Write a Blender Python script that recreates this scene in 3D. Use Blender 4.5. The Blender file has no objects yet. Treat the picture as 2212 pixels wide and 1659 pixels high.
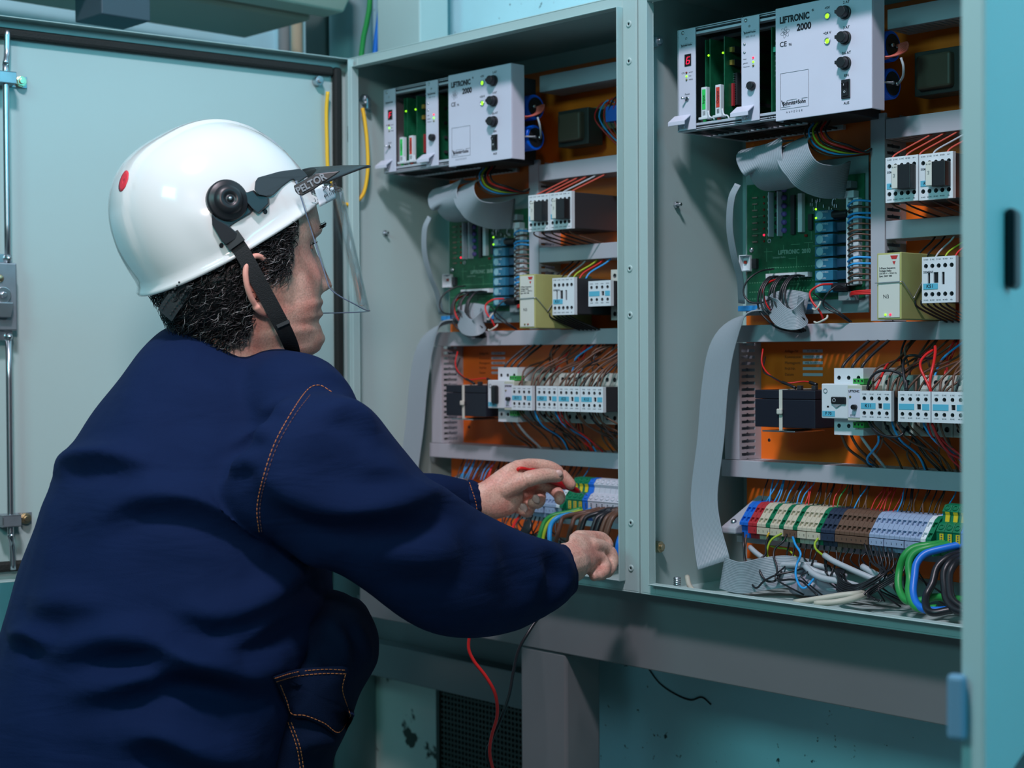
import bpy, bmesh, math, random
from mathutils import Vector, Matrix
from mathutils.geometry import interpolate_bezier
R_ = random.Random(7)
scene = bpy.context.scene
col = scene.collection
PI = math.pi
# ------------------------------------------------------------------ camera
CAM_C = Vector((1.344045, -1.483341, 0.302422))
CAM_R = Vector((0.6845057, 0.7289875, -0.0054012))
CAM_D = Vector((0.0091507, -0.0160002, -0.9998301))
CAM_F = Vector((-0.7289500, 0.6843404, -0.0176230))
FPX, CX, CY = 3402.73, 1106.0, 829.5
cam_data = bpy.data.cameras.new('camera')
cam = bpy.data.objects.new('camera', cam_data)
col.objects.link(cam)
cam.matrix_world = Matrix(((CAM_R.x, -CAM_D.x, -CAM_F.x, CAM_C.x), (CAM_R.y, -CAM_D.y, -CAM_F.y, CAM_C.y),
                           (CAM_R.z, -CAM_D.z, -CAM_F.z, CAM_C.z), (0, 0, 0, 1)))
cam_data.sensor_width = 36.0
cam_data.lens = 36.0 * FPX / 2212
cam_data.clip_start = 0.02
cam_data.dof.use_dof = True
cam_data.dof.focus_distance = 1.82
cam_data.dof.aperture_fstop = 6.3
scene.camera = cam
# ------------------------------------------------------------------ world, lamps, exposure
world = bpy.data.worlds.new('world')
scene.world = world
world.use_nodes = True
bg = world.node_tree.nodes['Background']
bg.inputs[0].default_value = (0.20, 0.50, 0.56, 1)
bg.inputs[1].default_value = 0.06
def area(name, loc, aim, sx, sy, power, colr):
    l = bpy.data.lights.new(name, 'AREA')
    l.shape = 'RECTANGLE'; l.size = sx; l.size_y = sy; l.energy = power; l.color = colr
    o = bpy.data.objects.new(name, l); col.objects.link(o)
    o.location = loc
    o.rotation_euler = (Vector(aim) - Vector(loc)).to_track_quat('-Z', 'Y').to_euler()
    return o
area('ceiling_lamp', (0.80, -1.30, 2.20), (-0.1, -0.15, 0.2), 0.30, 0.16, 44, (1.0, 0.87, 0.98))
area('side_lamp', (2.6, -0.2, 1.3), (0.2, -0.3, 0.3), 0.8, 0.8, 20, (0.06, 0.72, 1.0))
area('front_fill', (0.75, -2.5, 1.35), (0.0, 0.0, 0.3), 0.7, 0.5, 17, (0.30, 0.86, 0.90))  # added teal fill, tints and lifts the surfaces turned to the front
sl = bpy.data.lights.new('face_fill_spot', 'SPOT'); sl.energy = 62; sl.color = (1.0, 0.82, 0.82); sl.spot_size = math.radians(30); sl.spot_blend = 1.0; sl.shadow_soft_size = 0.12  # added fill spot out of view, brightens the worker's face
so = bpy.data.objects.new('face_fill_spot', sl); col.objects.link(so); so.location = (1.35, -1.60, 1.05)
so.rotation_euler = (Vector((-0.20, -0.48, 0.40)) - Vector(so.location)).to_track_quat('-Z', 'Y').to_euler()
scene.view_settings.view_transform = 'Standard'
scene.view_settings.look = 'None'
scene.view_settings.exposure = 0.0
scene.view_settings.gamma = 1.0
scene.view_settings.use_curve_mapping = False
scene.cycles.max_bounces = 8
scene.cycles.transparent_max_bounces = 16
scene.cycles.caustics_refractive = False
scene.cycles.caustics_reflective = False
scene.cycles.sample_clamp_indirect = 4.0
# ------------------------------------------------------------------ helpers
def at(px, py, Y=None, X=None, Z=None, dx=0.0):
    d = CAM_F + CAM_R * ((px - CX) / FPX) + CAM_D * ((py - CY) / FPX)
    if Y is not None: t = (Y - CAM_C.y) / d.y
    elif X is not None: t = (X - CAM_C.x) / d.x
    else: t = (Z - CAM_C.z) / d.z
    p = CAM_C + d * t
    return Vector((p.x + dx, p.y, p.z))
def deep(px, py, dep):
    return CAM_C + (CAM_F + CAM_R * ((px - CX) / FPX) + CAM_D * ((py - CY) / FPX)) * dep
_m = {}
def mat(name, rgb, rough=0.5, metal=0.0, noise=0.0, nscale=30.0, bump=0.0, bscale=200.0, coat=0.0, emit=None, estr=0.0, alpha=1.0, trans=0.0, ior=1.45, spec=0.5):
    if name in _m: return _m[name]
    m = bpy.data.materials.new(name); m.use_nodes = True
    nt = m.node_tree; b = nt.nodes['Principled BSDF']
    b.inputs['Base Color'].default_value = (*rgb, 1)
    b.inputs['Roughness'].default_value = rough
    b.inputs['Metallic'].default_value = metal
    b.inputs['Coat Weight'].default_value = coat
    b.inputs['Alpha'].default_value = alpha
    b.inputs['Transmission Weight'].default_value = trans
    b.inputs['IOR'].default_value = ior
    b.inputs['Specular IOR Level'].default_value = spec
    if emit:
        b.inputs['Emission Color'].default_value = (*emit, 1)
        b.inputs['Emission Strength'].default_value = estr
    if noise or bump:
        tc = nt.nodes.new('ShaderNodeTexCoord')
    if noise:
        n = nt.nodes.new('ShaderNodeTexNoise'); n.inputs['Scale'].default_value = nscale
        n.inputs['Detail'].default_value = 5
        nt.links.new(tc.outputs['Object'], n.inputs['Vector'])
        r = nt.nodes.new('ShaderNodeMapRange'); r.inputs[3].default_value = 1 - noise; r.inputs[4].default_value = 1 + noise
        nt.links.new(n.outputs['Fac'], r.inputs[0])
        x = nt.nodes.new('ShaderNodeVectorMath'); x.operation = 'SCALE'
        x.inputs[0].default_value = rgb
        nt.links.new(r.outputs[0], x.inputs['Scale'])
        nt.links.new(x.outputs[0], b.inputs['Base Color'])
    if bump:
        n = nt.nodes.new('ShaderNodeTexNoise'); n.inputs['Scale'].default_value = bscale; n.inputs['Detail'].default_value = 3
        nt.links.new(tc.outputs['Object'], n.inputs['Vector'])
        u = nt.nodes.new('ShaderNodeBump'); u.inputs['Strength'].default_value = bump; u.inputs['Distance'].default_value = 0.002
        nt.links.new(n.outputs['Fac'], u.inputs['Height'])
        nt.links.new(u.outputs[0], b.inputs['Normal'])
    _m[name] = m
    return m
class MB:
    def __init__(s): s.v = []; s.f = []; s.sm = []; s.dk = set()
    def add(s, vs, fs, smooth=False):
        o = len(s.v); s.v += [tuple(v) for v in vs]
        for f in fs: s.f.append([i + o for i in f]); s.sm.append(smooth)
        return s
    def box(s, x0, x1, y0, y1, z0, z1):
        v = [(x, y, z) for z in (z0, z1) for y in (y0, y1) for x in (x0, x1)]
        return s.add(v, [(0, 2, 3, 1), (4, 5, 7, 6), (0, 1, 5, 4), (2, 6, 7, 3), (0, 4, 6, 2), (1, 3, 7, 5)])
    def prism(s, poly, axis, a, b):
        n = len(poly)
        def p(u, w, t): return {'x': (t, u, w), 'y': (u, t, w), 'z': (u, w, t)}[axis]
        v = [p(u, w, a) for u, w in poly] + [p(u, w, b) for u, w in poly]
        f = [tuple(range(n)), tuple(range(2 * n - 1, n - 1, -1))] + [(i, i + n, (i + 1) % n + n, (i + 1) % n) for i in range(n)]
        return s.add(v, f)
    def cyl(s, p0, p1, r, n=16, r2=None, cap=True, smooth=True):
        p0 = Vector(p0); p1 = Vector(p1); r2 = r if r2 is None else r2
        d = (p1 - p0).normalized(); a = d.orthogonal().normalized(); b = d.cross(a)
        v = []
        for p, rr in ((p0, r), (p1, r2)):
            for i in range(n):
                t = 2 * PI * i / n + PI / n; v.append(p + (a * math.cos(t) + b * math.sin(t)) * rr)
        o = len(s.v)
        s.add(v, [(i, (i + 1) % n, (i + 1) % n + n, i + n) for i in range(n)], smooth)
        if cap:
            s.f += [[o + i for i in range(n - 1, -1, -1)], [o + n + i for i in range(n)]]; s.sm += [False, False]
        return s
    def lathe(s, prof, c, d, n=24):
        c = Vector(c); d = Vector(d).normalized(); a = d.orthogonal().normalized(); b = d.cross(a)
        v = [c + d * h + (a * math.cos(2 * PI * i / n) + b * math.sin(2 * PI * i / n)) * max(r, 1e-5) for r, h in prof for i in range(n)]
        f = [(k * n + i, k * n + (i + 1) % n, (k + 1) * n + (i + 1) % n, (k + 1) * n + i) for k in range(len(prof) - 1) for i in range(n)]
        return s.add(v, f, True)
    def tube(s, pts, r, n=8, step=4, smooth=True):
        P = catmull(pts, step) if step > 1 else [Vector(p) for p in pts]
        up = None; rings = []
        for i, p in enumerate(P):
            t = (P[min(i + 1, len(P) - 1)] - P[max(i - 1, 0)])
            if t.length < 1e-9: t = Vector((0, 0, 1))
            t.normalize()
            if up is None: up = t.orthogonal().normalized()
            up = (up - t * up.dot(t)); up = up.normalized() if up.length > 1e-6 else t.orthogonal().normalized()
            b = t.cross(up)
            rr = r(i / (len(P) - 1)) if callable(r) else r
            rings.append([p + (up * math.cos(2 * PI * k / n) + b * math.sin(2 * PI * k / n)) * rr for k in range(n)])
        return s.loft(rings, smooth=smooth)
    def loft(s, rings, cap=True, smooth=True, closed=True):
        n = len(rings[0]); v = [p for r in rings for p in r]; o = len(s.v)
        m = n if closed else n - 1
        s.add(v, [(k * n + i, k * n + (i + 1) % n, (k + 1) * n + (i + 1) % n, (k + 1) * n + i) for k in range(len(rings) - 1) for i in range(m)], smooth)
        if cap and closed:
            s.f += [[o + i for i in range(n - 1, -1, -1)], [o + (len(rings) - 1) * n + i for i in range(n)]]; s.sm += [False, False]
        return s
    def cell(s, x0, x1, z0, z1, y, r, d, n=12, cx=None, cz=None):
        """a face (looking to -y) with a round hole of depth d, plus its outer sides"""
        cx = (x0 + x1) / 2 if cx is None else cx; cz = (z0 + z1) / 2 if cz is None else cz
        O = []; I = []
        for i in range(n):
            t = 2 * PI * (i + .5) / n; c, q = math.cos(t), math.sin(t)
            I.append((cx + r * c, y, cz + r * q))
            tx = ((x1 - cx) / c if c > 0 else (x0 - cx) / c); tz = ((z1 - cz) / q if q > 0 else (z0 - cz) / q)
            k = min(tx, tz); O.append((cx + k * c, y, cz + k * q))
        C = [(x0, y, z0), (x1, y, z0), (x1, y, z1), (x0, y, z1)]
        B = [(a, y + d * 1.2, b) for a, _, b in I]
        o = len(s.v); s.v += O + I + B + C + [(a, y + d, b) for a, _, b in C]
        def F(*q, sm=False): s.f.append([o + i for i in q]); s.sm.append(sm)
        for i in range(n):
            j = (i + 1) % n
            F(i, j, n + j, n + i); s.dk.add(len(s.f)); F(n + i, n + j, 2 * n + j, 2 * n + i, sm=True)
            a, b = O[i], O[j]
            for k, c in enumerate(C):
                on = lambda p: abs(p[0] - c[0]) < 1e-7 or abs(p[2] - c[2]) < 1e-7
                if on(a) and on(b) and abs(a[0] - b[0]) > 1e-7 and abs(a[2] - b[2]) > 1e-7:
                    F(i, 3 * n + k, j); break
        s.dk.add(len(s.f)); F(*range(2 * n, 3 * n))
        for k in range(4):
            l = (k + 1) % 4; F(3 * n + k, 3 * n + l, 3 * n + 4 + l, 3 * n + 4 + k)
        return s
    def build(s, name, m, parent=None, bevel=0.0, seg=2, loc=None, subsurf=0, solid=0.0):
        me = bpy.data.meshes.new(name); me.from_pydata([tuple(v) for v in s.v], [], s.f)
        me.polygons.foreach_set('use_smooth', s.sm)
        if isinstance(m, (list, tuple)):
            for q in m: me.materials.append(q)
        else:
            me.materials.append(m)
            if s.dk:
                me.materials.append(mat('shaded_socket_plastic', (0.035, 0.045, 0.055), .5)); me.polygons.foreach_set('material_index', [1 if i in s.dk else 0 for i in range(len(s.f))])  # dark plastic inside the holes, with their shade put into the colour
        me.update()
        o = bpy.data.objects.new(name, me); col.objects.link(o)
        if parent: o.parent = parent
        if loc: o.location = loc
        if solid:
            q = o.modifiers.new('solid', 'SOLIDIFY'); q.thickness = solid; q.offset = 0
        if bevel:
            q = o.modifiers.new('bevel', 'BEVEL'); q.width = bevel; q.segments = seg; q.limit_method = 'ANGLE'; q.angle_limit = math.radians(40)
            q.harden_normals = False
        if subsurf:
            q = o.modifiers.new('sub', 'SUBSURF'); q.levels = q.render_levels = subsurf
        return o
def catmull(pts, step=4):
    P = [Vector(p) for p in pts]
    if len(P) < 3: 
        return [P[0].lerp(P[-1], i / step) for i in range(step + 1)]
    P = [P[0] * 2 - P[1]] + P + [P[-1] * 2 - P[-2]]
    out = []
    for i in range(1, len(P) - 2):
        a, b, c, d = P[i - 1:i + 3]
        for k in range(step):
            t = k / step
            out.append(0.5 * ((2 * b) + (c - a) * t + (2 * a - 5 * b + 4 * c - d) * t * t + (3 * b - a - 3 * c + d) * t ** 3))
    out.append(P[-2])
    return out
def tag(o, label=None, cat=None, group=None, kind=None):
    if label: o['label'] = label
    if cat: o['category'] = cat
    if group: o['group'] = group
    if kind: o['kind'] = kind
    return o
def thing(name, label, cat, loc=(0, 0, 0), group=None, rot=(0, 0, 0)):
    o = bpy.data.objects.new(name, None); col.objects.link(o)
    o.empty_display_size = 0.02
    o.location = loc; o.rotation_euler = rot
    return tag(o, label, cat, group)
def copy_tree(o, parent=None):
    c = o.copy(); col.objects.link(c); c.parent = parent
    for ch in [x for x in col.objects if x.parent == o]: copy_tree(ch, c)
    return c
def text(s, size, m, parent, loc, rot=(PI / 2, 0, 0), name='printed_text', align='CENTER', bold=0.0, shear=0.0, sx=1.0, depth=0.00008):
    c = bpy.data.curves.new(name, 'FONT'); c.body = s; c.size = size; c.align_x = align; c.align_y = 'CENTER'
    c.offset = bold; c.shear = shear; c.extrude = depth; c.resolution_u = 3
    t = bpy.data.objects.new(name, c); col.objects.link(t)
    me = bpy.data.meshes.new_from_object(t)
    col.objects.unlink(t); bpy.data.objects.remove(t)
    for v in me.vertices: v.co.x *= sx
    me.materials.clear(); me.materials.append(m)
    o = bpy.data.objects.new(name, me); col.objects.link(o)
    o.parent = parent; o.location = loc; o.rotation_euler = rot
    return o
# ------------------------------------------------------------------ materials
PAINT = mat('cabinet_paint', (0.39, 0.53, 0.52), 0.42, noise=0.05, nscale=4, bump=0.05, bscale=900)
PAINT_IN = PAINT
BEIGE = mat('beige_paint', (0.55, 0.56, 0.46), 0.4, noise=0.05, nscale=6)
DOORP = PAINT
ORANGE = mat('orange_plate', (0.95, 0.17, 0.012), 0.4, noise=0.12, nscale=9)
DUCT = mat('grey_trunking', (0.42, 0.45, 0.50), 0.5, noise=0.07, nscale=25)
WHITE = mat('white_plastic', (0.66, 0.74, 0.78), 0.42, noise=0.04, nscale=60)
OFFW = mat('offwhite_plastic', (0.62, 0.66, 0.60), 0.45)
BLACK = mat('black_plastic', (0.012, 0.013, 0.016), 0.38)
DARKG = mat('dark_plastic', (0.03, 0.034, 0.04), 0.45)
STEEL = mat('zinc_steel', (0.55, 0.60, 0.64), 0.32, 1.0, noise=0.15, nscale=40)
BRASS = mat('brass_steel', (0.62, 0.52, 0.33), 0.35, 1.0)
RUBBER = mat('black_foam', (0.012, 0.014, 0.013), 0.75, bump=0.4, bscale=400)
ALU = mat('light_aluminium', (0.60, 0.64, 0.72), 0.38, 0.35)
PANELW = mat('white_enamel', (0.62, 0.66, 0.78), 0.4, noise=0.04, nscale=20)
LBLUE = mat('label_blue', (0.10, 0.45, 0.62), 0.45)
INK = mat('black_ink', (0.01, 0.012, 0.02), 0.6)
INKG = mat('grey_ink', (0.09, 0.11, 0.14), 0.6)
PCB = mat('green_board', (0.008, 0.11, 0.05), 0.35, noise=0.5, nscale=120)
YELLOW = mat('yellow_insulation', (0.85, 0.50, 0.02), 0.42)
RED = mat('red_insulation', (0.62, 0.02, 0.02), 0.38)
BLUEW = mat('blue_insulation', (0.01, 0.16, 0.65), 0.38)
CYANW = mat('light_blue_insulation', (0.02, 0.33, 0.75), 0.38)
BROWN = mat('brown_insulation', (0.11, 0.055, 0.035), 0.42)
BLACKW = mat('black_insulation', (0.012, 0.014, 0.018), 0.34)
GREENW = mat('green_insulation', (0.02, 0.28, 0.06), 0.4)
YGREEN = mat('yellow_green_insulation', (0.36, 0.52, 0.03), 0.4)
GREYW = mat('grey_cable', (0.42, 0.48, 0.52), 0.42)
GRIB = mat('grey_ribbon', (0.27, 0.34, 0.38), 0.42)
PINKW = mat('salmon_insulation', (0.55, 0.10, 0.07), 0.4)
CABLUE = mat('capacitor_blue', (0.0, 0.12, 0.75), 0.3)
RELAYB = mat('relay_blue', (0.05, 0.30, 0.50), 0.12, trans=0.45, ior=1.4)
LEDG = mat('led_green', (0.05, 0.5, 0.02), 0.3, emit=(0.35, 1.0, 0.02), estr=1.6)
LEDR = mat('led_red', (0.6, 0.01, 0.03), 0.3, emit=(1.0, 0.02, 0.08), estr=1.6)
LEDRO = mat('led_red_off', (0.25, 0.02, 0.01), 0.3)
LEDYO = mat('led_olive_off', (0.16, 0.15, 0.04), 0.3)
TGREEN = mat('terminal_green', (0.0, 0.16, 0.07), 0.45)
TYEL = mat('terminal_yellow', (0.66, 0.52, 0.02), 0.45)
TBLUE = mat('terminal_blue', (0.01, 0.14, 0.62), 0.45)
TRED = mat('terminal_red', (0.42, 0.03, 0.04), 0.45)
TBEI = mat('terminal_beige', (0.55, 0.52, 0.40), 0.5)
TBRO = mat('terminal_brown', (0.13, 0.075, 0.05), 0.5)
TGRY = mat('terminal_grey_blue', (0.28, 0.38, 0.55), 0.5)
TDRK = mat('terminal_navy', (0.02, 0.035, 0.07), 0.5)
TLG = mat('terminal_light_grey', (0.50, 0.53, 0.60), 0.5)
TAPE = mat('cable_tie_nylon', (0.60, 0.62, 0.55), 0.45)

def wall_mat(name, base, spots, sc=34):
    if name in _m: return _m[name]
    m = bpy.data.materials.new(name); m.use_nodes = True; nt = m.node_tree; b = nt.nodes['Principled BSDF']
    b.inputs['Roughness'].default_value = 0.6
    tc = nt.nodes.new('ShaderNodeTexCoord')
    n = nt.nodes.new('ShaderNodeTexNoise'); n.inputs['Scale'].default_value = 7; n.inputs['Detail'].default_value = 8
    v = nt.nodes.new('ShaderNodeTexNoise'); v.inputs['Scale'].default_value = sc; v.inputs['Detail'].default_value = 4
    g = nt.nodes.new('ShaderNodeTexNoise'); g.inputs['Scale'].default_value = 5
    for q in (n, v, g): nt.links.new(tc.outputs['Object'], q.inputs['Vector'])
    add = nt.nodes.new('ShaderNodeMath'); add.operation = 'MULTIPLY_ADD'; add.inputs[1].default_value = 0.35
    nt.links.new(g.outputs[0], add.inputs[0]); nt.links.new(v.outputs[0], add.inputs[2])
    r = nt.nodes.new('ShaderNodeValToRGB')
    r.color_ramp.elements[0].position = spots; r.color_ramp.elements[0].color = (1, 1, 1, 1)
    r.color_ramp.elements[1].position = spots + 0.04; r.color_ramp.elements[1].color = (0.06, 0.07, 0.06, 1)
    nt.links.new(add.outputs[0], r.inputs[0])
    r2 = nt.nodes.new('ShaderNodeMapRange'); r2.inputs[3].default_value = 0.82; r2.inputs[4].default_value = 1.12
    nt.links.new(n.outputs[0], r2.inputs[0])
    x = nt.nodes.new('ShaderNodeVectorMath'); x.operation = 'SCALE'; x.inputs[0].default_value = base
    nt.links.new(r2.outputs[0], x.inputs['Scale'])
    y = nt.nodes.new('ShaderNodeVectorMath'); y.operation = 'MULTIPLY'
    nt.links.new(x.outputs[0], y.inputs[0]); nt.links.new(r.outputs[0], y.inputs[1])
    nt.links.new(y.outputs[0], b.inputs['Base Color'])
    u = nt.nodes.new('ShaderNodeBump'); u.inputs['Strength'].default_value = 0.5; u.inputs['Distance'].default_value = 0.006
    nt.links.new(n.outputs[0], u.inputs['Height']); nt.links.new(u.outputs[0], b.inputs['Normal'])
    _m[name] = m; return m
WALLP = wall_mat('wall_paint', (0.48, 0.84, 0.92), 0.86, 75)
WALLS = wall_mat('wall_chipped_paint', (0.62, 0.70, 0.64), 0.77, 26)
# ------------------------------------------------------------------ room shell
def struct(name, mb, m, bevel=0.0):
    o = mb.build(name, m, bevel=bevel); o['kind'] = 'structure'; return o
FZ = -0.56
struct('floor', MB().box(-1.3, 3.0, -3.2, 0.4, FZ - 0.1, FZ), mat('concrete_floor', (0.16, 0.18, 0.17), 0.8, noise=0.2, nscale=12))
struct('ceiling', MB().box(-1.3, 3.0, -3.2, 0.4, 2.6, 2.7), mat('ceiling_paint', (0.4, 0.46, 0.46), 0.8))
struct('wall_back', MB().box(-1.3, 3.0, 0.225, 0.4, FZ, 2.6), WALLP)
struct('wall_left', MB().box(-1.3, -1.12, -3.2, 0.225, FZ, 2.6), WALLP)
struct('trim_1', MB().box(-1.12, -0.632, 0.205, 0.225, FZ, -0.10), WALLS)

struct('trim_2', MB().tube([at(1398, 1440, Y=.2245), at(1425, 1476, Y=.2245), at(1460, 1500, Y=.2245), at(1492, 1512, Y=.2245), at(1516, 1506, Y=.2245), at(1536, 1522, Y=.2245)], 0.0013, 5, 5), mat('crack_dirt', (0.02, 0.03, 0.03), .8))
# ------------------------------------------------------------------ steel stand under the cabinets
st = thing('cabinet_stand', 'grey green painted steel stand of beams and post carrying both cabinets', 'stand', (0, 0, FZ))
STANDP = mat('stand_paint', (0.16, 0.17, 0.175), 0.5, noise=0.08, nscale=8)
def sp(mb, name, bevel=0.0015): return mb.build(name, STANDP, st, bevel=bevel, loc=(0, 0, -FZ))
sp(MB().box(-0.62, 0.62, 0.03, 0.06, -0.103, -0.004), 'front_beam')
sp(MB().box(-0.62, 0.62, 0.06, 0.20, -0.012, -0.004), 'top_shelf')
sp(MB().box(-0.62, 0.62, 0.19, 0.22, -0.103, -0.012), 'rear_beam')
sp(MB().box(-1.1, -0.26, 0.13, 0.16, -0.226, -0.171), 'lower_rail')
sp(MB().box(-1.1, -0.26, 0.165, 0.168, -0.200, -0.105), 'recess_shade_plate')  # added plate, stands in for the darkness between beam and lower rail
sp(MB().box(-0.256, -0.166, 0.032, 0.10, FZ + 0.006, -0.103), 'post', 0.004)
sp(MB().box(-0.29, -0.13, 0.0, 0.14, FZ, FZ + 0.006), 'foot_plate', 0.001)
sp(MB().box(0.53, 0.61, 0.032, 0.10, FZ, -0.103), 'post', 0.004)
# perforated panel behind the post
pg = thing('perforated_panel', 'dark perforated metal sheet behind the stand post', 'grille', (-0.521, 0.196, -0.43))
g = MB(); nx, nz = 26, 42; cw = 0.0085
for i in range(nx):
    for k in range(nz):
        x0 = -0.1 + i * cw; z0 = -0.17 + k * cw
        g.cell(x0, x0 + cw, z0, z0 + cw, 0.0, 0.0031, 0.0012, 8)
# drop the plugs so that the holes are open
keep = [(f, s_) for f, s_ in zip(g.f, g.sm) if not (len(f) == 8)]
g.dk = set(); g.f = [k[0] for k in keep]; g.sm = [k[1] for k in keep]
g.build('sheet', mat('dark_sheet', (0.05, 0.06, 0.055), 0.5, 0.3), pg)
MB().box(-0.108, -0.1, -0.003, 0.02, -0.17, 0.187).build('edge_strip', mat('dark_sheet', (0, 0, 0)), pg)
MB().box(0.121, 0.129, -0.003, 0.02, -0.17, 0.187).build('edge_strip', mat('dark_sheet', (0, 0, 0)), pg)
MB().box(-0.098, 0.119, 0.014, 0.016, -0.17, 0.187).build('dark_space_sheet', mat('dark_space_tone', (0.012, 0.014, 0.014), 0.8), pg)  # added dark sheet, stands in for the unlit space behind the holes
# ------------------------------------------------------------------ things on the wall above
wb = thing('wall_box', 'cream coloured metal box hung on the left wall above the open door', 'box', (-1.1, -0.6, 0.86))
b = MB().box(0.112, 0.305, -0.9, 0.672, 0.0, 0.11); b.build('body', mat('brown_grey_paint', (0.42, 0.38, 0.30), 0.5), wb, bevel=0.006)
b = MB().prism([(0.318, 0.006), (0.372, 0.006), (0.392, 0.030), (0.392, 0.115), (0.318, 0.115)], 'y', -0.92, 0.690)
b.build('front_cover', BEIGE, wb, bevel=0.004)
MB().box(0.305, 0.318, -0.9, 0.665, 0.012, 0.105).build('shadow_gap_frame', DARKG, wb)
br = MB().box(-0.805, -0.725, -0.350, -0.270, 0.800, 0.859)
tag(br.build('bracket_block', mat('blue_grey_paint', (0.05, 0.08, 0.10), 0.5), bevel=0.002), 'small blue grey block wedged under the wall box beside the door top', 'bracket')
def vpipe(name, label, cat, x, y, r, m, z0=0.0, z1=2.5, box=None):
    b = MB()
    if box: b.box(x - box[0], x + box[0], y - box[1], y + box[1], z0, z1)
    else: b.cyl((x, y, z0), (x, y, z1), r, 24)
    return tag(b.build(name, m, bevel=0.003 if box else 0), label, cat)
vpipe('wall_pipe', 'cream vertical pipe in the corner left of the dark column', 'pipe', -1.022, 0.205, 0.011, mat('cream_pipe', (0.62, 0.58, 0.40), 0.4))
vpipe('wall_pipe', 'grey vertical pipe on the back wall, leftmost of the pipes', 'pipe', -1.062, 0.205, 0.011, mat('grey_pipe', (0.30, 0.36, 0.36), 0.4))
vpipe('steel_column', 'dark green grey square column behind the top corner of the door', 'column', -0.907, 0.192, 0, mat('dark_column', (0.09, 0.13, 0.12), 0.6), FZ, 2.5, (0.031, 0.03))
vpipe('duct_pipe', 'wide teal painted round pipe rising behind the left cabinet corner', 'pipe', -0.834, 0.184, 0.037, mat('pipe_paint', (0.24, 0.36, 0.37), 0.5), FZ, 2.5)
vpipe('wall_trunking', 'flat grey vertical cable trunk rising behind the left cabinet', 'cable trunk', -0.620, 0.145, 0, PAINT, 0.764, 2.5, (0.054, 0.03))
for (dx_, m_, l_) in ((0, GREENW, 'green earth cable running up beside the cable trunk'), (0.016, BLUEW, 'blue cable running up beside the green earth cable')):
    b = MB().tube([(-0.735 + dx_, 0.12 + dx_, 0.6), (-0.722 + dx_, 0.12 + dx_, 0.80), (-0.700 + dx_ * .4, 0.125 + dx_, 0.92), (-0.694 + dx_ * .4, 0.13 + dx_, 1.3), (-0.694 + dx_ * .4, 0.14 + dx_, 2.4)], 0.0045, 8)
    tag(b.build('riser_cable', m_), l_, 'cable')
# ------------------------------------------------------------------ cabinets
W, H, DEP = 0.60, 0.762, 0.208
DOOR_R = 20.3
def hexnut(mb, c, d, r, h):
    mb.cyl(c, Vector(c) + Vector(d).normalized() * h, r, 6, smooth=False)
def cabinet(x0, label):
    c = thing('switch_cabinet', label, 'cabinet', (x0, 0, 0))
    t = 0.0018; L = 0.025  # sheet thickness, flange width
    b = MB()
    b.box(0, t, 0, DEP, 0, H).box(W - t, W, 0, DEP, 0, H).box(t, W - t, 0, DEP, 0, t).box(t, W - t, 0, DEP, H - t, H)
    b.box(t, W - t, DEP - t, DEP, t, H - t)
    b.build('shell', PAINT, c, bevel=0.0006, seg=1)
    f = MB()   # front flange ring and the lip standing on its inner edge
    f.box(t, L, 0.0, 0.0015, t, H - t).box(W - L, W - t, 0.0, 0.0015, t, H - t).box(L, W - L, 0.0, 0.0015, t, 0.016).box(L, W - L, 0.0, 0.0015, H - 0.018, H - t)
    f.box(L - 0.0015, L, -0.012, 0.0, 0.014, H - 0.016).box(W - L, W - L + 0.0015, -0.012, 0.0, 0.014, H - 0.016)
    f.box(L, W - L, -0.012, 0.0, 0.0145, 0.016).box(L, W - L, -0.012, 0.0, H - 0.018, H - 0.0165)
    f.build('front_flange', PAINT, c, bevel=0.0007, seg=1)
    MB().box(0.024, W - 0.024, 0.185, 0.188, 0.03, H - 0.03).build('mounting_plate', ORANGE, c, bevel=0.0008, seg=1)
    for z in (0.723, 0.676, 0.413, 0.354, 0.089, 0.031):
        MB().lathe([(0.0016, -0.0002), (0.0018, -0.0012), (0.0040, -0.0012), (0.0046, 0.0), (0.0046, 0.0006)], (W - 0.0135, -0.0, z), (0, 1, 0), 20).build('flange_rivet', PAINT, c)
        MB().cyl((W - 0.0135, 0.0002, z), (W - 0.0135, -0.0006, z), 0.0018, 12).build('rivet_hole', BLACK, c)
    for (y, z, r) in ((0.068, 0.497, 0.0045), (0.027, 0.058, 0.0075), (0.027, 0.701, 0.0075)):
        n = MB(); hexnut(n, (t, y, z), (1, 0, 0), r, 0.010 if r > .005 else .004); n.cyl((t, y, z), (0.015 if r > .005 else .012, y, z), r * .5, 12)
        n.build('side_bolt', BRASS if z < .1 else STEEL, c, bevel=0.0004)
    n = MB().cyl((0.046, 0.018, t), (0.046, 0.018, 0.024), 0.0042, 14)
    for i in range(7): n.lathe([(0.0042, 0), (0.0048, 0.001), (0.0042, 0.002)], (0.046, 0.018, 0.006 + i * 0.0025), (0, 0, 1), 14)
    n.build('threaded_stud', STEEL, c)
    return c
cabL = cabinet(-0.602, 'left grey green steel cabinet the crouching worker reaches into')
cabR = cabinet(0.0, 'right grey green steel cabinet with its door edge close to the camera')
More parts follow.
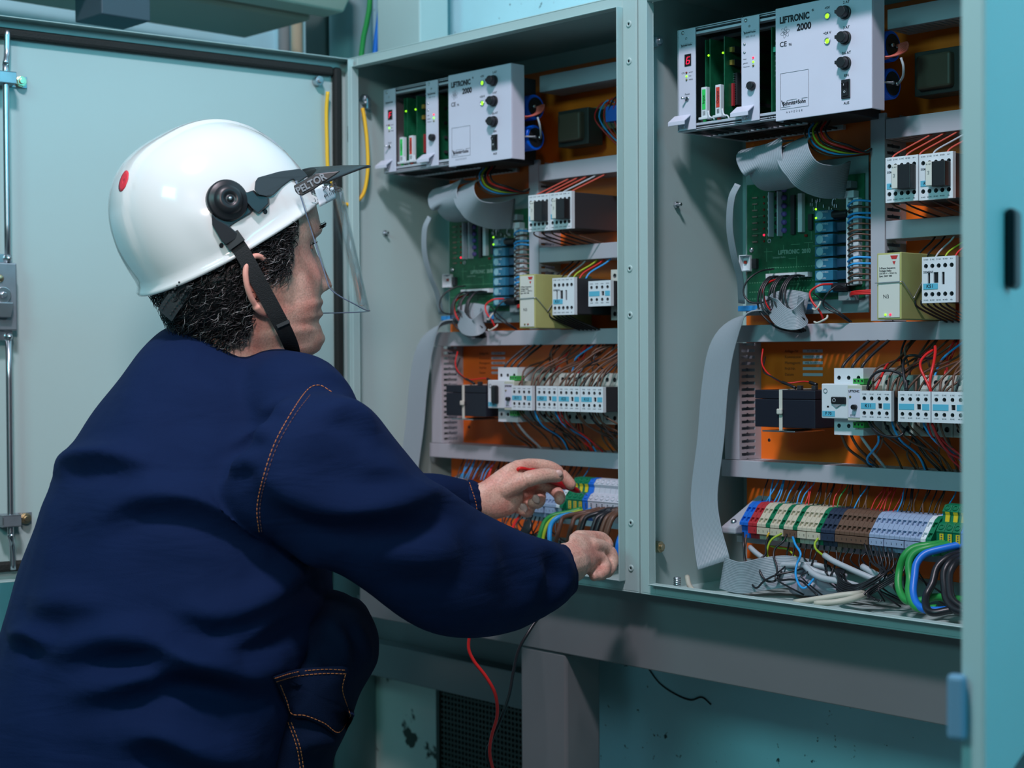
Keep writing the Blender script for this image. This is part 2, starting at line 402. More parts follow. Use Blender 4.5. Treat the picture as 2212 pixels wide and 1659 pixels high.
# doors: built shut in local space (hinge on the z axis, panel to +x, inside looking to -y... ) then swung
def door(parent, hx, hy, ang, mirror, side):
    d = bpy.data.objects.new('door', None)
    # panel as the part mesh; local x from hinge to free edge, local y = towards the inside
    b = MB(); DW, DH = 0.592, 0.752; rd = 0.024 if side == 'left' else 0.014
    b.box(0, DW, -0.0015, 0.0, 0, DH)
    # folded rim towards the inside, with a return
    b.box(0, 0.0015, 0, rd, 0, DH).box(DW - 0.0015, DW, 0, rd, 0, DH).box(0.0015, DW - 0.0015, 0, rd, 0, 0.0015).box(0.0015, DW - 0.0015, 0, rd, DH - 0.0015, DH)
    b.box(0.0015, 0.010, rd - 0.0015, rd, 0.0015, DH - .0015).box(DW - 0.010, DW - 0.0015, rd - 0.0015, rd, 0.0015, DH - .0015)
    o = b.build('door', PAINT, parent, bevel=0.0015)
    if mirror:
        for v in o.data.vertices: v.co.y = -v.co.y
        o.data.flip_normals()
    s = -1 if mirror else 1
    o.location = (hx, hy, 0.005); o.rotation_euler = (0, 0, ang)
    def pm(mb, name, m, bevel=0.0, label=None):
        q = mb.build(name, m, o, bevel=bevel)
        if mirror:
            for v in q.data.vertices: v.co.y = -v.co.y
            q.data.flip_normals()
        if label: q['label'] = label
        return q
    ga = MB()
    for a in ((0.012, 0.026, 0.012, DH - 0.012), (DW - 0.026, DW - 0.012, 0.012, DH - 0.012)): ga.box(a[0], a[1], 0, 0.011, a[2], a[3])
    ga.box(0.026, DW - 0.026, 0, 0.011, 0.012, 0.026).box(0.026, DW - 0.026, 0, 0.011, DH - 0.026, DH - 0.012)
    pm(ga, 'gasket', RUBBER, 0.004)
    if side == 'left':
        xr = 0.534
        for z0, z1, zk in ((0.425, 0.735, 0.69), (0.015, 0.322, 0.060)):
            up = z1 > 0.5
            pts = ([(xr, 0.022, 0.425), (xr, 0.022, 0.66), (xr, 0.022, 0.687), (xr - 0.005, 0.013, 0.705), (xr - 0.006, 0.012, 0.735)] if up
                   else [(xr, 0.022, 0.322), (xr, 0.022, 0.085), (xr, 0.022, 0.062), (xr - 0.005, 0.013, 0.046), (xr - 0.006, 0.012, 0.015)])
            pm(MB().tube(pts, 0.0042, 12, 5), 'lock_rod', STEEL)
        for z in (0.670, 0.082):
            k = MB(); k.box(xr - 0.012, xr + 0.013, 0.0, 0.030, z - 0.008, z - 0.006).box(xr - 0.012, xr + 0.013, 0.0, 0.030, z + 0.006, z + 0.008)
            k.box(xr + 0.011, xr + 0.013, 0, 0.030, z - .006, z + .006).box(xr - .012, xr + .013, 0.028, 0.030, z - .008, z + .008).box(xr - 0.036, xr - 0.012, 0.0, 0.002, z - 0.008, z + 0.008).box(xr - 0.014, xr - 0.012, 0, 0.012, z - .008, z + .008)
            pm(k, 'rod_guide', mat('zinc_case', (0.36, 0.42, 0.46), 0.42, 0.8, noise=.2, nscale=60), 0.0006)
            n = MB(); n.cyl((xr - 0.026, 0.002, z), (xr - 0.026, 0.008, z), 0.0075, 20); n.cyl((xr - 0.026, 0.002, z), (xr - 0.026, 0.013, z), 0.0038, 14); hexnut(n, (xr - 0.026, 0.004, z), (0, 1, 0), 0.0068, 0.006)
            pm(n, 'guide_nut', BRASS, 0.0004)
        k = MB().box(xr - 0.011, xr + 0.028, 0.002, 0.026, 0.335, 0.425); pm(k, 'lock_case', mat('zinc_case', (0.36, 0.42, 0.46), 0.42, 0.8, noise=.2, nscale=60), 0.002)
        k = MB().box(xr - 0.006, xr + 0.022, 0.018, 0.021, 0.425, 0.437); pm(k, 'lock_link', STEEL, 0.0008)
        k = MB().box(xr - 0.006, xr + 0.022, 0.018, 0.021, 0.322, 0.335); pm(k, 'lock_link', STEEL, 0.0008)
        for z in (0.431, 0.327):
            pm(MB().lathe([(0.0001, 0.008), (0.004, 0.006), (0.0055, 0.002), (0.006, 0)], (xr, 0.021, z), (0, 1, 0), 16), 'link_pin', STEEL)
        k = MB().cyl((xr + 0.009, 0.026, 0.382), (xr + 0.009, 0.030, 0.382), 0.011, 24).cyl((xr + 0.009, 0.030, 0.382), (xr + 0.009, 0.035, 0.382), 0.0045, 6, smooth=False)
        k.prism([(xr + .020, .372), (xr - .002, .372), (xr - .003, .368), (xr + .001, .352), (xr + .018, .352), (xr + .021, .368)], 'y', 0.026, 0.036)
        pm(k, 'lock_cam', STEEL, 0.001)
        pm(MB().lathe([(0.0001, 0.003), (0.0035, 0.003), (0.005, 0.001), (0.0055, 0)], (xr + .012, 0.026, 0.404), (0, 1, 0), 16), 'case_screw', BRASS)
        pm(MB().cyl((0.052, 0.0, 0.716), (0.052, 0.012, 0.716), 0.007, 18).cyl((0.052, 0.012, 0.716), (0.052, 0.017, 0.716), 0.004, 6, smooth=False), 'earth_stud', STEEL, 0.0005)
    else:
        k = MB().box(0.494, 0.522, -0.0095, -0.0015, 0.342, 0.398); pm(k, 'lock_handle', BLACK, 0.004)
        k = MB().box(0.5925, 0.602, 0.010, 0.022, 0.045, 0.088); pm(k, 'latch_plate', mat('blue_grey_metal', (0.12, 0.25, 0.36), 0.5), 0.003)
    for z in ((0.12, 0.38, 0.64) if side == 'left' else (0.1, 0.65)):
        pm(MB().cyl((-0.001, 0.008, z - .012), (-0.001, 0.008, z + .012), 0.003, 12), 'hinge', STEEL)
    return o
# left door: local +x must point (-0.115,-0.993), inside normal (+y local) -> +X world: mirror-free when y = rot90 of x
aL = math.atan2(-0.993, -0.115)       # direction of the panel
doorL = door(cabL, 0.0, -0.004, aL, False, 'left')     # local y -> rot +90 of d = (0.993,-0.115)
aR = math.radians(-90 - 19.0 + 38.0)
aR = math.atan2(-math.cos(math.radians(DOOR_R)), math.sin(math.radians(DOOR_R)))
doorR = door(cabR, 0.602, -0.004, aR, True, 'right')
# ------------------------------------------------------------------ shared small meshes
def share(name, me, parent, loc, rot=(0, 0, 0)):
    o = bpy.data.objects.new(name, me); col.objects.link(o); o.parent = parent; o.location = loc; o.rotation_euler = rot; return o
def once(mb, name, m, bevel=0.0):
    o = mb.build(name, m, bevel=0); me = o.data; col.objects.unlink(o); bpy.data.objects.remove(o); return me
SCREW_ME = once(MB().lathe([(0.0001, -0.0006), (0.0017, -0.0004), (0.0021, 0.0)], (0, 0, 0), (0, 1, 0), 12).box(-0.0016, 0.0016, -0.0009, -0.0003, -0.0003, 0.0003), 'terminal_screw', mat('shaded_screw', (0.05, 0.06, 0.07), .45, .8))  # screw metal darkened to paint in the shade of the holes
PANSCREW_ME = once(MB().lathe([(0.0001, -0.0016), (0.0014, -0.0014), (0.0023, -0.0006), (0.0025, 0.0)], (0, 0, 0), (0, 1, 0), 16), 'panel_screw', STEEL)
LED_ME = {}
for k_, m_ in (('g', LEDG), ('r', LEDR), ('ro', LEDRO), ('yo', LEDYO)):
    LED_ME[k_] = once(MB().lathe([(0.0001, -0.0016), (0.0008, -0.0014), (0.0013, -0.0006), (0.0014, 0.0)], (0, 0, 0), (0, 1, 0), 12), 'indicator_led', m_)
def contactor(label, loc, marker=None, module=True, grey=False, group=None, w=0.043, h=0.052):
    t = thing('contactor', label, 'contactor', loc, group)
    f = MB(); n = 5; cw = (w - 0.002) / n; hz = 0.0105; d = 0.006
    for i in range(n):
        x0 = 0.001 + i * cw
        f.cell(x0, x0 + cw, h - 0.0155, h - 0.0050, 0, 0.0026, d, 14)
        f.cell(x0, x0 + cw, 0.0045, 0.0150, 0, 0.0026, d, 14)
        for z in (h - 0.0103, 0.0098): share('terminal_screw', SCREW_ME, t, (x0 + cw / 2, d - 0.0005, z))
    f.box(0, 0.001, 0, d, 0, h).box(w - 0.001, w, 0, d, 0, h).box(0.001, w - 0.001, 0, d, 0, 0.0045).box(0.001, w - 0.001, 0, d, h - 0.005, h)
    # front middle with its slots
    f.box(0.001, w - 0.001, 0.0025, d, 0.015, h - 0.0155)
    xs = [0.001, 0.0075, 0.0105, 0.0150, 0.0210, 0.0255, 0.0290, w - 0.001]
    f.box(xs[0], xs[1], 0, 0.0025, 0.015, h - 0.0155).box(xs[2], xs[3], 0, 0.0025, 0.015, h - 0.0155).box(xs[4], xs[5], 0, 0.0025, 0.015, h - 0.0155).box(xs[6], xs[7], 0, 0.0025, 0.015, h - 0.0155)
    for a, b_ in ((1, 2), (3, 4), (5, 6)): f.box(xs[a], xs[b_], 0, 0.0025, 0.015, 0.0205 + (0.002 if a == 3 else 0)); f.box(xs[a], xs[b_], 0, 0.0025, h - 0.0175, h - 0.0155)
    f.build('front_housing', WHITE, t)
    s_ = MB().box(xs[1], xs[2], 0.0020, 0.0027, 0.0205, h - 0.0175).box(xs[3], xs[4], 0.0018, 0.0027, 0.0225, h - 0.0175).box(xs[5], xs[6], 0.0020, 0.0027, 0.0205, h - 0.0175)
    s_.build('coupling_slots', BLACK, t)
    MB().box(0.0015, w - 0.0015, d, 0.100, 0.001, h - 0.001).build('body', DARKG, t, bevel=0.0006)
    MB().box(0.002, 0.0205, -0.0006, 0, 0.0155, 0.0220).build('marker_label', LBLUE, t)
    text('SIEMENS', 0.0034, INKG, t, (0.002, -0.0002, h - 0.0172), align='LEFT', bold=0.00004)
    for k in range(5):
        text(('13 NO', '21 NC', '31 NC', '43 NO', 'A1+')[k], 0.0021, INKG, t, (0.001 + (k + .5) * cw, -0.0002, h - 0.0030))
        text(('14 NO', '22 NC', '32 NC', '44 NO', 'A2-')[k], 0.0021, INKG, t, (0.001 + (k + .5) * cw, -0.0002, 0.0032))
    if marker: text(marker, 0.0056, INK, t, (0.0105, -0.0009, 0.0188), name='handwriting', shear=0.1)
    else:
        for z in (0.020, 0.0235, 0.031, 0.0345): MB().box(w - 0.008, w - 0.0045, -0.0003, 0.0002, z, z + 0.0012).build('latch_mark', BLACK, t)
    if module:
        q = MB().box(0.0155, 0.0235, -0.0120, -0.0002, 0.0145, 0.0415); q.build('module_front', OFFW, t, bevel=0.0006)
        MB().box(0.0236, 0.0405, -0.0125, -0.0002, 0.0130, 0.0410).build('plug_in_module', BLACK, t, bevel=0.0008)
        text('22 - 48 V', 0.0018, INKG, t, (0.0195, -0.0122, 0.0385)); text('-|>|-', 0.0030, INKG, t, (0.0195, -0.0122, 0.029), rot=(PI / 2, PI / 2, 0))
    return t
def aux_contactor(label, loc, marker=None, group=None, w=0.0425, h=0.0350, lost=False, knob=False):
    """contactor with a clip-on four pole block; origin at the lower left front corner of the block"""
    t = thing('contactor', label, 'contactor', loc, group)
    f = MB(); n = 4; cw = (w - 0.0016) / n; d = 0.006
    for i in range(n):
        x0 = 0.0008 + i * cw
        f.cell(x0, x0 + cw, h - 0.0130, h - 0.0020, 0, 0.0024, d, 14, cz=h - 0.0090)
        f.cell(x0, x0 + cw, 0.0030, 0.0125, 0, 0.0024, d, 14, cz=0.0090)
        for z in (h - 0.0090, 0.0090):
            share('terminal_screw', SCREW_ME, t, (x0 + cw / 2, (d - 0.0005) if not (lost and i == 3 and z < .01) else 0.001, z))
    f.box(0, 0.0008, 0, d, 0, h).box(w - 0.0008, w, 0, d, 0, h).box(0.0008, w - 0.0008, 0, d, 0, 0.0030).box(0.0008, w - 0.0008, 0, d, h - 0.002, h)
    f.box(0.0008, 0.025, 0, d, 0.0125, h - 0.0130).box(0.030, w - 0.0008, 0, d, 0.0125, h - 0.0130).box(0.025, 0.030, 0, d, 0.0125, 0.0145).box(0.025, 0.030, 0, d, h - 0.0145, h - 0.013)
    f.build('aux_block_front', WHITE, t)
    MB().box(0.0252, 0.0298, 0.0015, d, 0.0146, h - 0.0146).build('indicator_slide', BLACK, t)
    MB().box(0.0015, 0.0215, -0.0004, 0, 0.0140, h - 0.0142).build('marker_label', LBLUE, t)
    MB().box(0.0320, w - 0.0015, -0.0004, 0, 0.0140, h - 0.0142).build('marker_label', LBLUE, t)
    MB().box(0.0004, w - 0.0004, d, 0.046, 0.0005, h - 0.0005).build('aux_block_body', DARKG, t, bevel=0.0005)
    for k in range(4):
        text(('13 NO', '21 NC', '31 NC', '43 NO')[k], 0.0020, INKG, t, (0.0008 + (k + .5) * cw, -0.0002, h - 0.0040))
        text(('14 NO', '22 NC', '32 NC', '44 NO')[k], 0.0020, INKG, t, (0.0008 + (k + .5) * cw, -0.0002, 0.0045))
    if marker: text(marker, 0.0056, INK, t, (0.0115, -0.0007, 0.0175), name='handwriting', shear=0.1)
    # base contactor behind it
    b = MB(); z0, z1, yb = -0.0185, h + 0.0175, 0.046; cb = w / 3
    for i in range(3):
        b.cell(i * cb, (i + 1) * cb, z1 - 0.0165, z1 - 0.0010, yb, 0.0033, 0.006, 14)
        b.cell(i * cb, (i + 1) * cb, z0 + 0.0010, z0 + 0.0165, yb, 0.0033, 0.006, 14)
    b.box(0, w, yb + 0.0005, yb + 0.006, z0 + 0.0165, z1 - 0.0165).box(0, w, yb, yb + 0.006, z1 - .001, z1).box(0, w, yb, yb + 0.006, z0, z0 + .001)
    b.box(0.0005, w - 0.0005, yb + 0.006, 0.106, z0, z1)
    b.build('contactor_base', OFFW, t)
    return t
def motor_switch(label, loc, left=False):
    t = thing('motor_switch', label, 'motor switch', loc)
    b = MB(); w = 0.0415; zt = 0.0800
    for i in range(3):
        c = w / 3
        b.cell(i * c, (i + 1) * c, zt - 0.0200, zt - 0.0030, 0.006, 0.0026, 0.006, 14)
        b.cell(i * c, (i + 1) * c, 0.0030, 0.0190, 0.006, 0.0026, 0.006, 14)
        for z in (zt - 0.0115, 0.0110): share('terminal_screw', SCREW_ME, t, ((i + .5) * c, 0.0115, z))
    b.box(0, w, 0.006, 0.012, 0, 0.003).box(0, w, 0.006, 0.012, zt - 0.003, zt).box(0, w, 0.0065, 0.012, 0.019, zt - 0.020).box(0.0, w, 0.012, 0.095, 0, zt)
    b.build('base', WHITE, t)
    MB().box(-0.0100, w - 0.0005, -0.006, 0.006, 0.0200, 0.0615).build('front_cover', WHITE, t, bevel=0.0012)
    if not left:
        MB().box(0.0050, 0.0260, -0.0085, -0.006, 0.0375, 0.0460).build('rocker_knob', BLACK, t, bevel=0.0012)
        MB().prism([(0.006, 0.0375), (0.020, 0.0375), (0.012, 0.0330)], 'y', -0.0075, -0.006).build('knob_pointer', mat('mid_grey_plastic', (0.25, 0.3, 0.33), 0.5), t)
        MB().lathe([(0.0017, 0), (0.0017, -.0002), (0.0022, -.0002), (0.0022, 0)], (0.010, -0.0085, 0.0418), (0, 1, 0), 16).build('zero_mark', WHITE, t)
    else:
        MB().box(0.0030, 0.0155, -0.0130, -0.006, 0.0270, 0.0540).build('rotary_knob', BLACK, t, bevel=0.003)
    MB().lathe([(0.0030, 0.0), (0.0030, -0.0006), (0.0022, -0.0006), (0.0020, 0.0004), (0.0001, 0.0004)], (-0.0040, -0.006, 0.0530), (0, 1, 0), 16).build('dial', mat('mid_grey_plastic', (0.2, 0.2, 0.2)), t)
    MB().box(-0.0085, 0.0095, -0.0064, -0.006, 0.0225, 0.0290).build('marker_label', LBLUE, t)
    text('F 70', 0.0052, INK, t, (0.0005, -0.0066, 0.0258), name='handwriting')
    MB().box(-0.002, 0.001, -0.0062, -0.0055, 0.0330, 0.0350).build('test_slot', BLACK, t)
    return t
def duct(label, x0, x1, z0, z1, y0=0.14, slots=True, vert=False, off=(0, 0, 0)):
    """slotted wiring trunking: lid in front, slotted side walls"""
    t = thing('wiring_duct', label, 'wiring duct', (off[0] + x0, 0, z0))
    w, h = x1 - x0, z1 - z0
    MB().box(0, w, y0 - 0.0015, y0, 0, h).build('lid', DUCT, t, bevel=0.0012)
    b = MB().box(0, w, 0.1838, 0.185, 0, h)
    p = 0.0085
    if vert:
        n = int(h / p)
        for s in (0.0, w - 0.001):
            b.box(s, s + 0.001, y0, y0 + 0.004, 0, h).box(s, s + 0.001, 0.172, 0.1838, 0, h)
            for i in range(n): b.prism([(y0 + .004, i * p), (y0 + .013, i * p), (y0 + .016, i * p + .0015), (y0 + .019, i * p), (0.172, i * p), (0.172, i * p + p * .55), (y0 + .004, i * p + p * .55)], 'x', s, s + 0.001)
    else:
        n = int(w / p)
        for s in (0.0, h - 0.001):
            b.box(0, w, y0, y0 + 0.004, s, s + 0.001).box(0, w, 0.172, 0.1838, s, s + 0.001)
            for i in range(n):
                x = i * p; b.add([(x, y0 + .004, s), (x + p * .6, y0 + .004, s), (x + p * .6, 0.172, s), (x, 0.172, s), (x, y0 + .004, s + .001), (x + p * .6, y0 + .004, s + .001), (x + p * .6, 0.172, s + .001), (x, 0.172, s + .001)],
                                 [(0, 3, 2, 1), (4, 5, 6, 7), (0, 1, 5, 4), (1, 2, 6, 5), (2, 3, 7, 6), (3, 0, 4, 7)])
    b.build('slotted_channel', DUCT, t)
    return t
def voltage_relay(label, loc, lit=True):
    t = thing('voltage_relay', label, 'relay', loc)
    YG = mat('yellow_green_plastic', (0.40, 0.42, 0.16), 0.45, noise=0.1, nscale=30)
    MB().box(0, 0.0325, 0, 0.115, 0, 0.076).build('housing', YG, t, bevel=0.0008)
    MB().box(0.0022, 0.0305, -0.0008, 0, 0.0020, 0.0740).build('front_label', mat('cream_label', (0.62, 0.66, 0.60), 0.5), t, bevel=0.0003)
    y = -0.0009
    MB().prism([(0.0185, 0.0725), (0.0285, 0.0725), (0.0265, 0.0685), (0.0205, 0.0685)], 'y', y - 0.0002, y).build('printed_mark', mat('red_ink', (0.5, 0.03, 0.03), .5), t)
    MB().prism([(0.0215, 0.0660), (0.0255, 0.0660), (0.0235, 0.0620)], 'y', y - 0.0002, y).build('printed_mark', mat('red_ink', (0, 0, 0)), t)
    for s, z, q in (('3-Phase Sequence', 0.0585, 0.0030), ('Voltage Relay', 0.0555, 0.0030), ('220/380 V ~ 50/60 Hz', 0.0525, 0.0026), ('Spec. 5037 380', 0.0495, 0.0028)):
        text(s, q, INK, t, (0.0035, y, z), align='LEFT', bold=0.00004 if 'V ~' not in s else 0)
    text('N3', 0.0062, INK, t, (0.0130, y, 0.0260), name='handwriting', shear=-0.1)
    share('indicator_led', LED_ME['g' if lit else 'yo'], t, (0.0120, y, 0.0055)); share('indicator_led', LED_ME['r' if lit else 'ro'], t, (0.0185, y, 0.0055))
    w = MB().tube([(-0.0005, 0.01, 0.0425), (-0.0008, -0.0015, 0.0420), (0.003, -0.0018, 0.0420), (0.028, -0.0018, 0.0425), (0.0325, -0.0015, 0.0425), (0.0337, 0.002, 0.0415), (0.0337, 0.022, 0.0245), (0.0337, 0.0235, 0.0240), (0.0337, 0.025, 0.026), (0.0337, 0.055, 0.0585), (0.0337, 0.058, 0.0600), (0.0337, 0.061, 0.0585), (0.0337, 0.095, 0.030)], 0.00055, 6, 3)
    w.build('retaining_wire', STEEL, t)
    return t
def battery(label, loc):
    t = thing('battery', label, 'battery', loc)
    BB = mat('battery_case', (0.014, 0.017, 0.028), 0.35)
    MB().box(0, 0.092, 0, 0.062, 0, 0.035).build('case', BB, t, bevel=0.001)
    MB().box(0, 0.092, 0, 0.062, 0.0355, 0.0465).build('lid', BB, t, bevel=0.001)
    for x in (0.050, 0.072): MB().box(x, x + 0.006, 0.020, 0.026, 0.0465, 0.0520).build('terminal_tab', DARKG, t, bevel=0.0006)
    s = MB().box(0.0385, 0.0435, -0.0012, 0, -0.003, 0.0475).box(0.0385, 0.0435, -0.0012, 0.062, 0.0465, 0.0475).box(0.0385, 0.0435, -0.0012, 0.062, -0.004, -0.003)
    s.build('cable_tie', TAPE, t, bevel=0.0004)
    MB().box(0.0370, 0.0450, -0.0048, -0.0012, 0.0165, 0.0235).build('tie_head', TAPE, t, bevel=0.0012)
    MB().box(0.010, 0.060, 0.002, 0.066, -0.006, -0.0042).build('shelf_bracket', STEEL, t, bevel=0.0004)
    for s_, pts in ((RED, [(-0.018, 0.040, 0.098), (-0.012, 0.03, 0.080), (0.005, 0.022, 0.066), (0.03, 0.02, 0.055), (0.055, 0.03, 0.057), (0.073, 0.028, 0.053)]),
                    (BLACKW, [(-0.018, 0.045, 0.088), (-0.010, 0.03, 0.070), (0.015, 0.015, 0.063), (0.035, 0.010, 0.056), (0.055, 0.008, 0.050)])):
        MB().tube(pts, 0.0010, 8, 4).build('battery_lead', s_, t)
    MB().tube([(0.035, 0.010, 0.0562), (0.045, 0.009, 0.0535), (0.058, 0.007, 0.0492)], 0.0019, 8, 3).build('lead_sleeve', BLACKW, t)
    MB().tube([(0.064, 0.028, 0.0560), (0.076, 0.026, 0.0530)], 0.0022, 8, 3).build('lead_sleeve', BLACKW, t)
    return t
def ring(mb, c, r0, r1, y0, y1, n=20):
    mb.lathe([(r0, y1), (r0, y0), (r1, y0), (r1, y1)], c, (0, 1, 0), n)
def wordmark(t, x, y, z, s, m=INK):
    """slanted shop lettering of the lift maker, bars over and under"""
    text('Schmitt+Sohn', 0.0062 * s, m, t, (x + 0.0185 * s, y, z), bold=0.00018 * s, sx=0.92)
    b = MB().box(x + 0.008 * s, x + 0.022 * s, y - .0001, y, z + 0.0034 * s, z + 0.0037 * s).box(x + 0.029 * s, x + 0.037 * s, y - .0001, y, z + 0.0034 * s, z + 0.0037 * s).box(x, x + 0.013 * s, y - .0001, y, z - 0.0040 * s, z - 0.0037 * s)
    b.prism([(x, z + 0.0042 * s), (x + 0.0012 * s, z + 0.0042 * s), (x + 0.0045 * s, z - 0.0030 * s), (x + 0.0030 * s, z - 0.0030 * s)], 'y', y - .0001, y)
    b.build('printed_mark', m, t)
def rack(label, plabel, loc, digit='6', lit=True):
    """open card frame with its cards and front strips; origin lower left front of the frame"""
    t = thing('card_rack', label, 'card rack', loc)
    Wd, Hh, Dd = 0.157, 0.129, 0.140
    b = MB().box(0, 0.0015, 0, Dd, 0, Hh)
    for z in (0, Hh - 0.0035): b.box(0.0015, Wd, 0.0, 0.010, z, z + 0.0012).box(0.0015, Wd, 0.0, 0.010, z + 0.0023, z + 0.0035)
    for z in (0.0055, Hh - 0.0095): b.box(0.0015, Wd, -0.0005, 0.010, z, z + 0.0032)
    b.box(0.0015, Wd, 0.06, 0.07, 0, 0.004).box(0.0015, Wd, 0.06, 0.07, Hh - 0.004, Hh).box(0.0015, Wd, Dd - 0.006, Dd, 0, 0.006).box(0.0015, Wd, Dd - 0.006, Dd, Hh - 0.006, Hh)
    b.build('frame', ALU, t, bevel=0.0003)
    MB().box(0.0015, Wd, 0.0105, Dd, Hh - 0.0015, Hh - 0.0005).build('top_cover', DARKG, t)
    gl = MB()
    for i in range(17):
        x = 0.006 + i * 0.0088; gl.box(x, x + 0.0022, 0.011, Dd - 0.007, 0.0005, 0.0035)
    gl.build('guide_rails', DARKG, t)
    tr = MB()
    for k in range(3):
        for z in (0.0022, Hh - 0.0045):
            for x0 in (0.103, 0.143): tr.cyl((x0 + k * 0.0040, 0.0, z), (x0 + k * 0.004, -0.0006, z), 0.0009, 8)
    tr.build('rail_holes', INK, t)
    for x0, kind in ((0.0045, 'cpu'), (0.1045, 'net')):
        w = 0.0270
        MB().box(x0, x0 + w, -0.0028, -0.0008, 0.001, Hh - 0.001).build('front_strip', PANELW, t, bevel=0.0005)
        for z in (Hh - 0.0055, 0.0055): share('panel_screw', PANSCREW_ME, t, (x0 + 0.007, -0.0028, z))
        h = MB().prism([(-0.0028, 0.0205), (-0.0155, 0.0115), (-0.0155, 0.0065), (-0.0140, 0.0065), (-0.0140, 0.0108), (-0.0028, 0.0185)], 'x', x0 - 0.0075, x0 + 0.0195)
        h.build('pull_handle', PANELW, t, bevel=0.0004)
        y = -0.0029
        share('panel_screw', PANSCREW_ME, t, (x0 + 0.0125, y + .0005, Hh - 0.0130)).scale = (.7, 1, .7)
        if kind == 'cpu':
            wordmark(t, x0 + 0.0035, y, Hh - 0.0215, 0.53)
            MB().box(x0 + 0.0100, x0 + 0.0205, -0.0034, -0.0028, 0.0810, 0.0960).build('display', BLACK, t)
            seg = {'6': 'acdefg', 'F': 'aefg'}[digit]
            cx, cz, a, c_ = x0 + 0.0160, 0.0880, 0.0022, 0.0030
            q = {'a': (-a, a, c_ * 2 - .0003, c_ * 2 + .0004), 'g': (-a, a, -.00035, .00035), 'd': (-a, a, -c_ * 2 - .0004, -c_ * 2 + .0003), 'f': (-a - .0006, -a + .0001, .0003, c_ * 2 - .0003),
                 'e': (-a - .0006, -a + .0001, -c_ * 2 + .0003, -.0003), 'c': (a - .0001, a + .0006, -c_ * 2 + .0003, -.0003), 'b': (a - .0001, a + .0006, .0003, c_ * 2 - .0003)}
            d = MB()
            for s in seg:
                u = q[s]; d.prism([(cx + u[0] + u[2] * .15, cz + u[2] * .7), (cx + u[1] + u[2] * .15, cz + u[2] * .7), (cx + u[1] + u[3] * .15, cz + u[3] * .7), (cx + u[0] + u[3] * .15, cz + u[3] * .7)], 'y', -0.0037, -0.0034)
            d.build('lit_digit', LEDR, t)
            for z, k, s_ in ((0.0730, 'ro', 'error'), (0.0685, 'g', 'run'), (0.0640, 'yo', 'setup')):
                share('indicator_led', LED_ME[k], t, (x0 + 0.0130, y, z)); text(s_, 0.0030, INKG, t, (x0 + 0.0165, y, z), align='LEFT')
            text('CPU', 0.0030, INKG, t, (x0 + 0.0105, y, 0.0730), align='RIGHT')
            text('Reset', 0.0036, INKG, t, (x0 + 0.0140, y, 0.0460))
            ring(sw := MB(), (x0 + 0.0140, 0, 0.0400), 0.0018, 0.0030, -0.0040, -0.0028); sw.cyl((x0 + .014, -.0035, .040), (x0 + .0115, -.011, .0405), 0.0011, 10, r2=.0014); sw.build('reset_toggle', STEEL, t)
        else:
            wordmark(t, x0 + 0.0035, y, Hh - 0.0205, 0.53); text('NSG  12-1.2', 0.0028, INKG, t, (x0 + 0.0140, y, Hh - 0.0255))
            for z in (0.0950, 0.0850): share('panel_screw', PANSCREW_ME, t, (x0 + 0.0050, y + .0005, z)).scale = (.8, 1, .8)
            for z, k, s_ in ((0.0770, 'r', 'Netz'), (0.0720, 'g', 'geladen'), (0.0675, 'yo', 'Notstrom')):
                share('indicator_led', LED_ME[k], t, (x0 + 0.0185, y, z)); text(s_, 0.0024, INKG, t, (x0 + 0.0030, y, z), align='LEFT')
            text('1 A', 0.0026, INKG, t, (x0 + 0.0060, y, 0.0425), align='LEFT')
            MB().cyl((x0 + 0.0170, -0.0028, 0.0430), (x0 + 0.0170, -0.0095, 0.0430), 0.0055, 18, r2=0.0050).build('fuse_holder', BLACK, t, bevel=0.0008)
    # cards standing in the frame
    def card(x, green_led=True, comps='sparse'):
        c = MB().box(x, x + 0.0015, 0.010, 0.130, 0.008, Hh - 0.016).build('circuit_card', PCB, t)
        if green_led: share('card_led', LED_ME['g'], c, (x - 0.0006, 0.0092, 0.0925))
        k = MB()
        if comps == 'ics':
            for z, y0 in ((0.030, .030), (0.030, 0.050), (0.055, 0.045)):
                k.box(x + 0.0015, x + 0.0050, y0, y0 + 0.008, z, z + 0.040)
            for z in (0.094, 0.078): k.box(x + 0.0015, x + 0.0060, 0.024, 0.050, z, z + 0.008)
        else:
            for i in range(7): k.box(x + 0.0015, x + 0.0042, 0.035 + (i % 2) * .03, 0.055 + (i % 2) * .03, 0.025 + i * 0.011, 0.029 + i * 0.011)
        k.build('chips', DARKG, c)
        if comps == 'ics':
            g = MB()
            for i in range(14): g.box(x + 0.0015, x + 0.0025, 0.0272, 0.030, 0.030 + i * .0029, 0.0312 + i * .0029).box(x + 0.0015, x + 0.0025, 0.0472, 0.050, 0.030 + i * .0029, 0.0312 + i * .0029)
            g.build('chip_legs', STEEL, c)
            for z, y0 in ((0.028, 0.0225), (0.028, 0.0425), (0.056, 0.0405)): MB().box(x + 0.0016, x + 0.0045, y0, y0 + 0.0032, z, z + 0.028).build('resistor_bank', mat('dark_red_plastic', (0.35, 0.03, 0.04), 0.45), c)
            for z in (0.0945, 0.0785): MB().box(x + 0.0015, x + 0.0055, 0.0195, 0.024, z, z + 0.006).build('relay_tip', mat('ochre', (0.6, 0.35, 0.08), 0.5), c)
        return c
    card(0.0440); card(0.0670, True, 'ics'); card(0.100, False); card(0.0370, False)
    cc = card(0.1400, False)
    MB().box(0.1416, 0.1490, 0.012, 0.024, 0.0830, 0.0890).build('mint_connector', mat('mint_plastic', (0.05, 0.45, 0.30), 0.5), cc)
    MB().box(0.1416, 0.1500, 0.016, 0.040, 0.0370, 0.0480).build('black_heatsink', BLACK, cc)
    k = MB()
